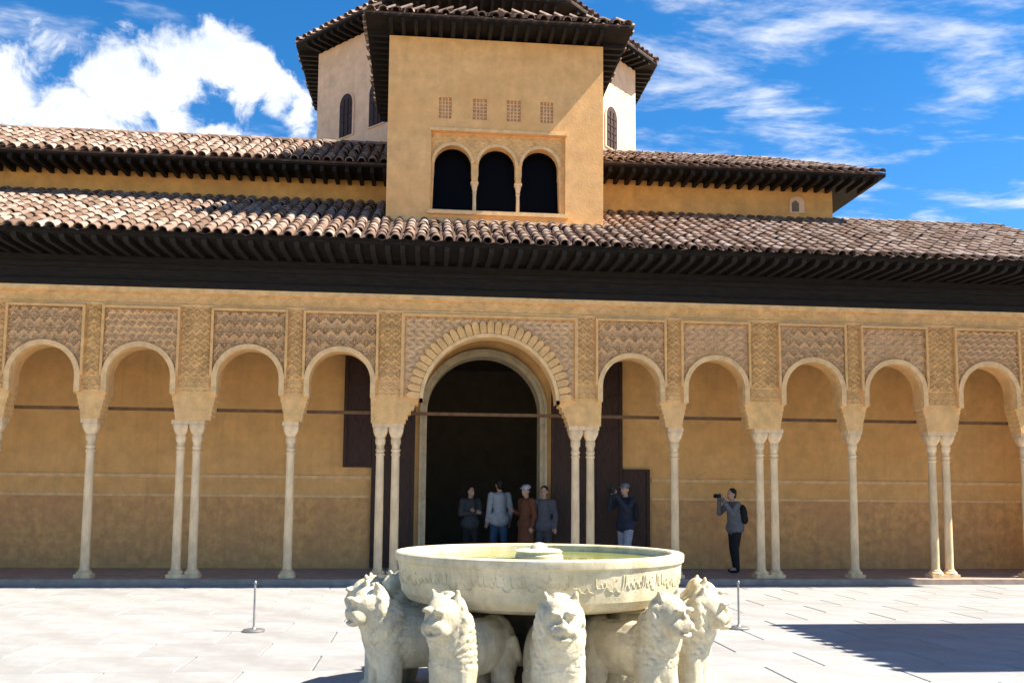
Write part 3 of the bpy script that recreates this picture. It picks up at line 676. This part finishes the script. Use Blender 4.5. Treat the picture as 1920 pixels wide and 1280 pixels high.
for i in range(8):
    a = Vector((*oc[i], 0)); b_ = Vector((*oc[(i + 1) % 8], 0)); ea = Vector((*oe[i], 0)); eb = Vector((*oe[(i + 1) % 8], 0))
    dirv = (b_ - a).normalized(); outv = Vector((dirv.y, -dirv.x, 0)); Lf = (b_ - a).length
    if outv.y > 0.3: continue
    k = 0.1
    while k < Lf:
        p = a + dirv * k; q0 = p + dirv * 0.08; o1 = p + outv * (AE - AP - 0.05); o2 = q0 + outv * (AE - AP - 0.05)
        MB().add([(p.x, p.y, OZ), (q0.x, q0.y, OZ), (o2.x, o2.y, OZ), (o1.x, o1.y, OZ), (p.x, p.y, OZ + 0.098), (q0.x, q0.y, OZ + 0.098), (o2.x, o2.y, OZ + 0.098), (o1.x, o1.y, OZ + 0.098)],
                 [(0, 3, 2, 1), (4, 5, 6, 7), (0, 1, 5, 4), (1, 2, 6, 5), (2, 3, 7, 6), (3, 0, 4, 7)]).build('rafter', 'wood', lt); k += 0.26
    # tiles of the lowest rows of this face
    We = (eb - ea).length; hz_ = 2.4; Lr2 = math.hypot(AE, hz_)
    tiled_slope(lro, (ea.x, ea.y, OZ + 0.2), dirv, Vector((-outv.x * AE, -outv.y * AE, hz_)), Vector((outv.x * hz_, outv.y * hz_, AE)), We, 0.9, 0.23, 0.31, 0, inside=lambda u, v: u > v * 0.41 and u < We - v * 0.41)
    # two arched windows on each face
    for t in (0.34, 0.66):
        mid_ = a + dirv * (Lf * t); f = empty('x'); bpy.data.objects.remove(f)
        wpoly = [(-0.25, 0), (0.25, 0), (0.25, 0.86)] + [(0.25 * math.cos(math.pi * j / 8), 0.86 + 0.29 * math.sin(math.pi * j / 8)) for j in range(1, 8)] + [(-0.25, 0.86)]
        spoly = [(x * 1.25, z * 1.05 - 0.04) for x, z in wpoly]
        mw = Matrix(((dirv.x, -outv.x, 0, mid_.x), (dirv.y, -outv.y, 0, mid_.y), (0, 0, 1, 10.95), (0, 0, 0, 1)))
        s_ = MB().prism(spoly, -0.03, 0.02).build('window_surround', 'lantern', lt); s_.matrix_local = mw
        MB().prism(wpoly, -0.036, -0.028).build('opening_shade_plate', 'door', s_)  # flat dark plate on an unpierced wall, coloured as the shade inside a window
        for xx in (-0.09, 0.07): MB().box(xx, xx + 0.025, -0.055, -0.037, 0.0, 1.0).build('lattice_bar', 'door', s_)
        for k2 in range(1, 5): MB().box(-0.2, 0.2, -0.05, -0.038, k2 * 0.2, k2 * 0.2 + 0.025).build('lattice_bar', 'door', s_)

# ------------------------------------------------------------------ pavilion at the right end of the court (its roof shades the paving)
pv = tag(empty('court_pavilion'), 'columned pavilion standing off to the right, its shadow lying on the paving', 'pavilion')
PX0, PX1, PY0, PY1, PZ = 7.75, 13.4, -1.25, 1.95, 5.4
for (x, y) in [(PX0 + 0.8, PY0 + 0.8), (PX0 + 0.8, PY1 - 0.8), (PX0 + 1.1, PY0 + 0.8), (PX0 + 1.1, PY1 - 0.8), (PX1 - 1, PY0 + 0.8), (PX1 - 1, PY1 - 0.8), (10.3, PY0 + 0.8), (10.3, PY1 - 0.8)]:
    c = link('column', c_sh, pv, (x, y, -GZ)); link('base', c_ba, c); link('capital', c_ca, c)
def pav_wall(length, nb_):
    w_ = length / nb_; p = [(0, ZC - GZ)]
    for k in range(nb_):
        x0 = k * w_; p += [(x0 + 0.16, ZC - GZ), (x0 + 0.25, 3.3)] + semicircle(x0 + w_ / 2, 3.6, w_ / 2 - 0.25, 14) + [(x0 + w_ - 0.25, 3.3), (x0 + w_ - 0.16, ZC - GZ)]
    p.append((length, ZC - GZ)); return p
wlen = PY1 - PY0 - 1.3
o = MB().archwall(pav_wall(wlen, 1), PZ - 0.2, 0, 0.3).build('arcade_wall', 'stucco', pv); o.matrix_local = Matrix(((0, -1, 0, PX0 + 0.95), (1, 0, 0, PY0 + 0.65), (0, 0, 1, 0), (0, 0, 0, 1)))
for y in (PY0 + 0.65, PY1 - 0.95):
    MB().archwall(pav_wall(PX1 - PX0 - 1.6, 3), PZ - 0.2, 0, 0.3).build('arcade_wall', 'stucco', pv, loc=(PX0 + 0.96, y, 0))
MB().box(PX0, PX1, PY0, PY1, PZ - 0.12, PZ).build('soffit_board', 'soffit', pv)
ym = (PY0 + PY1) / 2
prf = MB().add([(PX0, PY0, PZ + 0.002), (PX1, PY0, PZ + 0.002), (PX1, PY1, PZ + 0.002), (PX0, PY1, PZ + 0.002), (PX0 + 1.6, ym, PZ + 0.75), (PX1, ym, PZ + 0.75)], [(0, 3, 2, 1), (0, 1, 5, 4), (1, 2, 5), (2, 3, 4, 5), (3, 0, 4)]).build('roof', 'pan', pv)
tiled_slope(prf, (PX0, PY1, PZ + 0.01), (0, -1, 0), (1.6, 0, 0.75), (-0.75, 0, 1.6), PY1 - PY0, 1.7, 0.23, 0.31, 0, inside=lambda u, v: v < 1.7 * (1 - abs(u - 1.6) / 1.6))

# ------------------------------------------------------------------ blobs joined by voxel remesh (sculpted bodies)
_bm = bmesh.new(); bmesh.ops.create_icosphere(_bm, subdivisions=3, radius=1); _bm.verts.ensure_lookup_table()
ICO = np.array([v.co[:] for v in _bm.verts]); ICOF = [tuple(v.index for v in f.verts) for f in _bm.faces]; _bm.free()
class Blob(MB):
    def ell(s, c, r, rot=None):
        r = np.array(r if hasattr(r, '__len__') else (r, r, r)); p = ICO * r
        if rot is not None: p = p @ np.array(Matrix.Rotation(rot[1], 3, rot[0])).T
        return s.add(p + np.array(c), ICOF)
    def cap(s, a, b_, ra, rb):
        a = Vector(a); b_ = Vector(b_); k = 7; ps = []; rr = []
        d = (b_ - a)
        L_ = d.length; t = d / L_
        for i in range(4): an = math.pi / 2 * (1 - i / 3.0); ps.append(a - t * ra * math.sin(an)); rr.append(max(1e-4, ra * math.cos(an)))
        for i in range(4): an = math.pi / 2 * (i / 3.0); ps.append(b_ + t * rb * math.sin(an)); rr.append(max(1e-4, rb * math.cos(an)))
        return s.tube(ps, rr, 14)
    def chain(s, pts, rs_):
        for i in range(len(pts) - 1): s.cap(pts[i], pts[i + 1], rs_[i], rs_[i + 1])
        return s
    def sculpt(s, name, m, voxel, smooth=4, post=None, extra=None):
        me = MB.mesh(s, name + '_src', None); o = bpy.data.objects.new('tmp', me); C.objects.link(o)
        md = o.modifiers.new('r', 'REMESH'); md.mode = 'VOXEL'; md.voxel_size = voxel
        sm_ = o.modifiers.new('s', 'SMOOTH'); sm_.iterations = smooth; sm_.factor = 0.5
        dg = bpy.context.evaluated_depsgraph_get(); ev = o.evaluated_get(dg); r_ = bpy.data.meshes.new_from_object(ev)
        bpy.data.objects.remove(o); bpy.data.meshes.remove(me)
        if post:
            co = np.empty(len(r_.vertices) * 3); r_.vertices.foreach_get('co', co); co = co.reshape(-1, 3)
            no = np.empty(len(r_.vertices) * 3); r_.vertices.foreach_get('normal', no); no = no.reshape(-1, 3)
            r_.vertices.foreach_set('co', post(co, no).ravel()); r_.update()
        if extra is not None:
            bm = bmesh.new(); bm.from_mesh(r_); e = MB.mesh(extra, 'e', None); bm.from_mesh(e); bm.to_mesh(r_); bm.free(); bpy.data.meshes.remove(e)
        r_.name = name; r_.materials.clear(); r_.materials.append(M[m]); r_.polygons.foreach_set('use_smooth', [True] * len(r_.polygons))
        return r_

# ------------------------------------------------------------------ fountain
FZ = 0.06; FCX, FCY = -0.223, -1.78
fb = tag(empty('fountain_basin', (FCX, FCY, 0)), 'round carved marble basin of green water carried on stone lions', 'fountain')
MB().lathe([(2.05, 0.004), (2.05, FZ - 0.015), (2.035, FZ), (0.0001, FZ)], 12, rot=math.pi / 12, capt=False).build('plinth', 'floor', fb)
def sc(pr): return [(max(r * 0.8, 0.0001), 1.6 - 0.8 * (1.6 - z)) for r, z in pr]
prof = sc([(0.40, 0.60), (0.85, 0.575), (1.12, 0.595), (1.28, 0.64), (1.335, 0.71), (1.358, 0.85), (1.375, 0.985), (1.395, 1.00), (1.40, 1.04), (1.398, 1.065), (1.385, 1.075), (1.285, 1.075), (1.27, 1.06), (1.26, 0.98), (1.10, 0.90), (0.6, 0.86), (0.0001, 0.85)])
bas = MB().lathe(prof, 72, capt=False).build('bowl', 'basin', fb, smooth=28)
# carved inscription running round the bowl
im = MB(); a = 0.0
def onb(ang, z): r = 1.0880 + (z - 1.008) * 0.13; return (r * math.cos(ang), r * math.sin(ang), z)
while a < 2 * math.pi - 0.03:                      # cursive strokes: stems, bowls and long tails
    k = random.choice('sbbtl'); zb = 0.995 + random.uniform(-0.006, 0.006)
    if k == 's': p = [(0, 0), (0.004, 0.035), (0.002, 0.075)]; w_ = 0.018
    elif k == 'b': p = [(0, 0.02), (0.008, -0.006), (0.026, -0.008), (0.036, 0.014), (0.030, 0.032)]; w_ = 0.042
    elif k == 't': p = [(0, 0), (0.02, -0.03), (0.05, -0.034), (0.064, -0.012)]; w_ = 0.058
    else: p = [(0, 0.07), (0.003, 0.02), (0.012, 0), (0.034, 0.0)]; w_ = 0.038
    im.tube([onb(a + x / 1.09, zb + z) for x, z in p], 0.005, 5)
    if random.random() < 0.35: im.tube([onb(a + 0.012, zb + 0.052), onb(a + 0.019, zb + 0.056)], 0.005, 5)
    a += (w_ + 0.004) / 1.09
im.build('inscription', 'basin', bas, kind='stuff')
MB().lathe(sc([(0.0001, 1.0), (1.262, 1.0)]), 64, capb=False, capt=False).build('water', 'water', fb)
MB().lathe(sc([(0.24, 0.86), (0.235, 1.03), (0.22, 1.05), (0.23, 1.07), (0.20, 1.09), (0.09, 1.095), (0.07, 1.13), (0.04, 1.15), (0.0001, 1.155)]), 32, capt=False).build('spout', 'basin', fb, smooth=35)
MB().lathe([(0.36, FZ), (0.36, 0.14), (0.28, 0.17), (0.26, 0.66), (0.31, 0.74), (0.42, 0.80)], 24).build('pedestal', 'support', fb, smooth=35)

def lion_mesh(name, seed):
    rr = np.random.default_rng(seed); j = lambda v, a=0.006: v + rr.uniform(-a, a)
    b_ = Blob()
    b_.cap((-0.36, 0, j(0.545)), (0.20, 0, j(0.555)), 0.185, 0.20)
    b_.ell((-0.36, 0, 0.54), (0.18, 0.19, 0.205)); b_.ell((0.24, 0, 0.54), (0.17, 0.205, 0.25)); b_.ell((0.28, 0, 0.67), (0.18, 0.20, 0.20))
    hx, hz_ = j(0.41, 0.018), j(0.80, 0.015)
    b_.ell((hx - 0.015, 0, hz_), (0.14, 0.145, 0.145)); b_.ell((hx - 0.075, 0, hz_ - 0.02), (0.10, 0.195, 0.185)); b_.ell((hx - 0.12, 0, hz_ - 0.11), (0.15, 0.205, 0.19))
    b_.ell((hx + 0.085, 0, hz_ - 0.045), (0.085, 0.095, 0.07)); b_.ell((hx + 0.11, 0, hz_ - 0.095), (0.06, 0.07, 0.035)); b_.ell((hx + 0.12, 0, hz_ + 0.0), (0.04, 0.028, 0.035)); b_.ell((hx + 0.16, 0, hz_ - 0.028), (0.02, 0.034, 0.018))
    for s_ in (-1, 1):
        b_.ell((hx + 0.075, s_ * 0.07, hz_ - 0.06), (0.075, 0.055, 0.055))                 # cheeks
        b_.ell((hx + 0.12, s_ * 0.055, hz_ + 0.055), (0.035, 0.045, 0.022))              # brows
        b_.cap((hx - 0.05, s_ * 0.10, hz_ + 0.11), (hx - 0.035, s_ * 0.118, hz_ + 0.165), 0.036, 0.014)               # ears
        b_.cap((0.25, s_ * 0.098, 0.46), (0.275, s_ * 0.10, 0.11), 0.112, 0.088); b_.ell((0.33, s_ * 0.105, 0.105), (0.115, 0.088, 0.058))
        b_.ell((-0.33, s_ * 0.115, 0.45), (0.165, 0.10, 0.22)); b_.cap((-0.27, s_ * 0.13, 0.34), (-0.39, s_ * 0.13, 0.20), 0.10, 0.07)
        b_.cap((-0.39, s_ * 0.13, 0.20), (-0.35, s_ * 0.13, 0.09), 0.068, 0.062); b_.ell((-0.28, s_ * 0.13, 0.10), (0.105, 0.072, 0.05))
    # tail curling up over the right haunch
    b_.chain([(-0.53, 0, 0.60), (-0.56, 0.06, 0.47), (-0.51, 0.17, 0.40), (-0.39, 0.22, 0.47), (-0.31, 0.215, 0.58)], [0.035, 0.03, 0.03, 0.032, 0.04])
    def post(co, no):
        x, y, z = co.T; d = np.zeros(len(co))
        # mane: overlapping locks down neck and breast
        ang = np.arctan2(y, z - 0.55 + 0.35 * (x - 0.28)); ax = (x - 0.28) * 0.75 - (z - 0.67) * 0.66
        mreg = np.clip((x - 0.10) / 0.06, 0, 1) * np.clip((hx + 0.02 - x) / 0.03, 0, 1) * np.clip((z - 0.42) / 0.08, 0, 1)
        row = np.floor(ax / 0.055); u = ang / 0.30 + 0.5 * (row % 2); fu = np.abs(u - np.floor(u) - 0.5) * 2; fv = ax / 0.055 - row
        d += mreg * (0.0075 * (1 - fu ** 2) * (0.3 + 0.7 * fv) - 0.006 * (fu > 0.80))
        # eyes, nostrils, mouth
        for s_ in (-1, 1):
            e = np.sqrt((x - hx - 0.135) ** 2 + (y - s_ * 0.058) ** 2 + (z - hz_ - 0.022) ** 2)
            d += np.where(e < 0.016, 0.006, 0) - 0.014 * np.exp(-((e - 0.024) / 0.009) ** 2)
            d += -0.012 * np.exp(-((x - hx - 0.19) ** 2 + (y - s_ * 0.022) ** 2 + (z - hz_ + 0.035) ** 2) / 0.012 ** 2)
        mo = np.clip((x - hx - 0.07) / 0.03, 0, 1)
        d += -0.022 * mo * np.exp(-((z - hz_ + 0.083 + 0.25 * y * y) / 0.010) ** 2) * (np.abs(y) < 0.085)
        d += -0.03 * np.exp(-((y / 0.02) ** 2 + ((z - hz_ + 0.083) / 0.016) ** 2)) * mo
        d += -0.006 * np.exp(-(y / 0.006) ** 2) * (z > hz_ - 0.06) * (z < hz_ - 0.03) * mo
        # toes
        toe = (z < 0.12) & ((x > 0.34) | ((x > -0.26) & (x < -0.15)))
        d += -0.008 * toe * (np.abs(np.sin((np.abs(y) - 0.105) * 70)) < 0.25)
        # general wear
        wv_ = np.sin(x * 31 + seed) * np.sin(y * 37 + 2 * seed) * np.sin(z * 29 + seed * 0.7)
        d += 0.004 * wv_
        return co + no * d[:, None]
    return b_.sculpt(name, 'lion', 0.0105, 3, post)
lm = [lion_mesh('lion', s_) for s_ in (3, 11, 20)]
lion_labels = {0: 'stone lion facing the camera right of the dark gap under the basin', -30: 'stone lion left of the dark gap, its chest brightly lit', -60: 'large stone lion turned left in front of the basin edge with pricked ears',
    -90: 'stone lion in profile at far left, mostly hidden behind its neighbour', 30: 'stone lion turned right, second from the dark gap on the right', 60: 'stone lion at right below the basin edge, head beside the slim post',
    90: 'stone lion in profile at far right end of the basin'}
turn = {-30: (-35, 0.99), -60: (-66, 1.04), -90: (-97, 1.02), 0: (-1, 0.98), 30: (34, 0.98), 60: (60, 0.985), 90: (90, 0.98)}
for k in range(12):
    ph = -150 + 30 * k
    pa, r0 = turn.get(ph, (ph, 0.97))
    a = R(pa - 90); zs = 1.005 + random.uniform(-0.015, 0.015)
    lo = link('stone_lion', lm[k % 3], None, (FCX + r0 * math.cos(a), FCY + r0 * math.sin(a), FZ - 0.05 * zs), a)
    lo.scale = (0.88 + random.uniform(-0.015, 0.015), 0.84 + random.uniform(-0.02, 0.02), zs)
    tag(lo, lion_labels.get(ph, 'stone lion on the far side of the basin behind the nearer lions'), 'lion statue', 'stone lions round the fountain')

# ------------------------------------------------------------------ barrier posts
for (x, y, lb) in ((-3.1, 2.14, 'slim low steel barrier post on the paving left of the fountain'), (2.76, 2.15, 'slim low steel barrier post on the paving right of the fountain')):
    p = tag(empty('barrier_post', (x, y, 0)), lb, 'post', 'low barrier posts')
    MB().lathe([(0.13, 0.004), (0.13, 0.018), (0.12, 0.026), (0.03, 0.034), (0.016, 0.05)], 24).build('base', 'metal', p, smooth=35)
    MB().lathe([(0.0125, 0.048), (0.0125, 0.545), (0.019, 0.55), (0.019, 0.575), (0.012, 0.585)], 12).build('pole', 'metal', p, smooth=35)

# ------------------------------------------------------------------ people
def person(label, loc, rz, h, arms, top, bottom, hair='hair_dark', skirt=False, sleeves=True, bag=None, shoes='c_black', lean=0.0, stride=0.06, head_yaw=0.0, cap=None, shorts=False, camera_=False):
    k = h / 1.72
    P = tag(empty('person', loc, rz), label, 'person', 'visitors in the gallery')
    P.scale = (k, k, k)
    body = Blob(); T = Blob(); B = Blob(); lx = lean
    hip = [(-0.09, 0.0, 0.92), (0.09, 0.0, 0.92)]
    sh = [(-0.185, -lx * 0.8, 1.41), (0.185, -lx * 0.8, 1.41)]
    nk = (0, -lx * 0.9 - 0.005, 1.47); hd = Vector((0, -lx - 0.02, 1.615))
    body.cap((0, 0, 0.95), (0, -lx * 0.5, 1.20), 0.125, 0.12); body.cap((0, -lx * 0.5, 1.2), (0, -lx * 0.8, 1.36), 0.125, 0.12); body.cap((-0.15, -lx * 0.8, 1.39), (0.15, -lx * 0.8, 1.39), 0.06, 0.06)
    body.cap((0, -lx * 0.8, 1.40), nk, 0.06, 0.052); body.cap(nk, tuple(hd), 0.052, 0.05)
    cy_, sy_ = math.cos(head_yaw), math.sin(head_yaw)
    def H(x, y, z): return (hd.x + x * cy_ - y * sy_, hd.y + x * sy_ + y * cy_, hd.z + z)
    body.ell(H(0, 0.01, 0.02), (0.076, 0.092, 0.105)); body.ell(H(0, -0.03, -0.05), (0.055, 0.06, 0.06)); body.ell(H(0, -0.092, -0.012), (0.013, 0.022, 0.022)); body.ell(H(0, -0.085, 0.012), (0.009, 0.014, 0.025))
    for s_ in (-1, 1): body.ell(H(s_ * 0.078, 0.01, -0.005), (0.012, 0.022, 0.032))
    extra = Blob()
    for i, s_ in enumerate((-1, 1)):
        el, wr = arms[i]; S_ = sh[i]
        body.chain([S_, el, wr], [0.052, 0.040, 0.028])
        d = (Vector(wr) - Vector(el)).normalized(); pal = Vector(wr) + d * 0.055
        body.cap(wr, tuple(pal), 0.028, 0.033)
        side = d.cross(Vector((0, -1, 0.2))).normalized() if abs(d.y) < 0.9 else Vector((1, 0, 0))
        curl = d.cross(side).normalized()
        for f_ in range(4):
            o_ = (f_ - 1.5) * 0.017; L_ = (0.062, 0.075, 0.07, 0.055)[f_]
            p0 = pal + side * o_; p1 = p0 + d * L_ * 0.55; p2 = p1 + (d * 0.7 + curl * 0.6).normalized() * L_ * 0.6
            extra.tube([p0, p1, p2], [0.0095, 0.009, 0.007], 6)
        p0 = Vector(wr) + d * 0.02 + side * 0.028 * s_; extra.tube([p0, p0 + (side * s_ + d).normalized() * 0.04, p0 + (side * s_ * 0.6 + d * 1.4).normalized() * 0.07], [0.011, 0.010, 0.008], 6)
        st = stride * s_
        kn = (s_ * 0.10, -0.03 - st * 0.6, 0.50); an = (s_ * 0.105, 0.02 - st, 0.09); to = (s_ * 0.12, -0.13 - st, 0.045)
        body.chain([hip[i], kn, an], [0.085, 0.055, 0.038]); body.chain([an, to], [0.042, 0.035])
        if not skirt: B.chain([hip[i], kn] + ([] if shorts else [an]), [0.105, 0.078] + ([] if shorts else [0.066]))
        T.chain([S_, el] + ([wr] if sleeves else []), [0.072, 0.060] + ([0.045] if sleeves else []))
        shb = Blob(); shb.cap((an[0], an[1] + 0.02, 0.045), (to[0], to[1], 0.04), 0.045, 0.04)
        link('shoe', shb.sculpt('shoe', shoes, 0.02, 2), P)
    if skirt: B.chain([(0, 0, 0.98), (0, 0, 0.80), (0, 0, 0.45)], [0.145, 0.175, 0.20])
    else: B.cap((-0.05, 0, 0.97), (0.05, 0, 0.97), 0.135, 0.135)
    T.cap((-0.055, 0, 0.93), (0.055, 0, 0.93), 0.168, 0.168); T.chain([(0, 0, 0.97), (0, -lx * 0.5, 1.2), (0, -lx * 0.8, 1.35)], [0.150, 0.143, 0.140]); T.cap((-0.14, -lx * 0.8, 1.39), (0.14, -lx * 0.8, 1.39), 0.077, 0.077)
    link('body', body.sculpt('body', 'skin', 0.014, 2, extra=extra), P)
    link('shirt', T.sculpt('shirt', top, 0.018, 3), P); link('skirt' if skirt else 'trousers', B.sculpt('trousers', bottom, 0.018, 3), P)
    hb = Blob(); hb.ell(H(0, 0.028, 0.045), (0.086, 0.092, 0.098)); hb.ell(H(0, 0.055, -0.02), (0.075, 0.05, 0.075))
    link('hair', hb.sculpt('hair', hair, 0.014, 2), P)
    for s_ in (-1, 1): link('eye', Blob().ell(H(s_ * 0.03, -0.077, 0.012), (0.011, 0.007, 0.007)).mesh('eye', 'c_black'), P)
    link('mouth', Blob().ell(H(0, -0.083, -0.055), (0.022, 0.006, 0.006)).mesh('mouth', 'c_rust'), P)
    if cap: link('cap', Blob().ell(H(0, 0.01, 0.075), (0.094, 0.105, 0.07)).ell(H(0, -0.10, 0.055), (0.065, 0.07, 0.012)).sculpt('cap', cap, 0.014, 2), P)
    if bag: link('backpack', Blob().ell((0, 0.21 - lx * 0.6, 1.20), (0.15, 0.10, 0.22)).ell((0, 0.27 - lx * 0.6, 1.10), (0.11, 0.07, 0.11)).sculpt('backpack', bag, 0.02, 3), P)
    return P
down = [((-0.24, 0.03, 1.13), (-0.25, -0.06, 0.88)), ((0.24, 0.03, 1.13), (0.25, -0.06, 0.88))]
photo = [((-0.24, -0.22, 1.22), (-0.06, -0.34, 1.52)), ((0.24, -0.22, 1.22), (0.06, -0.34, 1.52))]
folded = [((-0.25, -0.02, 1.13), (0.02, -0.22, 1.16)), ((0.25, -0.02, 1.13), (-0.02, -0.22, 1.20))]
one = [((-0.24, 0.02, 1.13), (-0.14, -0.24, 1.2)), ((0.24, 0.03, 1.13), (0.25, -0.06, 0.88))]
person('person in dark jacket standing in the doorway, leftmost of the group', (-0.15, 10.9, GZ), R(25), 1.70, folded, 'c_darkgrey', 'c_black', head_yaw=0.4)
person('person in white shirt and blue jeans standing in the doorway', (0.50, 11.0, GZ), R(200), 1.86, down, 'c_white', 'c_denim', stride=0.08)
person('person in pale scarf and rust brown skirt in the doorway', (0.98, 9.95, GZ), R(-60), 1.72, one, 'c_rust', 'c_rust', skirt=True, cap='c_white')
person('person in grey coat at the right side of the doorway', (1.33, 9.8, GZ), R(-20), 1.70, down, 'c_grey', 'c_darkgrey')
pA = person('person in dark jacket with pale cap behind the paired columns right of the doorway', (2.90, 9.15, GZ), R(-55), 1.76, photo, 'c_navy', 'c_paleblue', bag='c_black', cap='c_midgrey', shorts=True)
pB = person('person in grey top and dark trousers taking a picture near the right paired columns', (5.20, 9.25, GZ), R(-75), 1.68, photo, 'c_midgrey', 'c_black', lean=0.06, bag='c_black')
for P, cxy in ((pA, 0), (pB, 0)):
    c = MB().box(-0.07, 0.07, -0.05, 0.02, -0.04, 0.045).lathe([(0.001, 0.0)], 3, capb=False, capt=False).build('camera_body', 'c_black')
    c.name = 'photo_camera'; k = P.scale[0]
    off = Matrix.Rotation(P.rotation_euler.z, 4, 'Z') @ Vector((0, -0.40 * k, 1.58 * k)); c.location = P.location + off; c.rotation_euler.z = P.rotation_euler.z
    MB().lathe([(0.03, 0), (0.032, 0.05), (0.026, 0.055)], 14).build('lens', 'c_black', c, smooth=40).matrix_local = Matrix.Translation((0, -0.05, 0)) @ Matrix.Rotation(R(90), 4, 'X')
    tag(c, 'small black camera held up by the person ' + ('with the pale cap' if P is pA else 'in the grey top'), 'camera', 'cameras held by visitors')
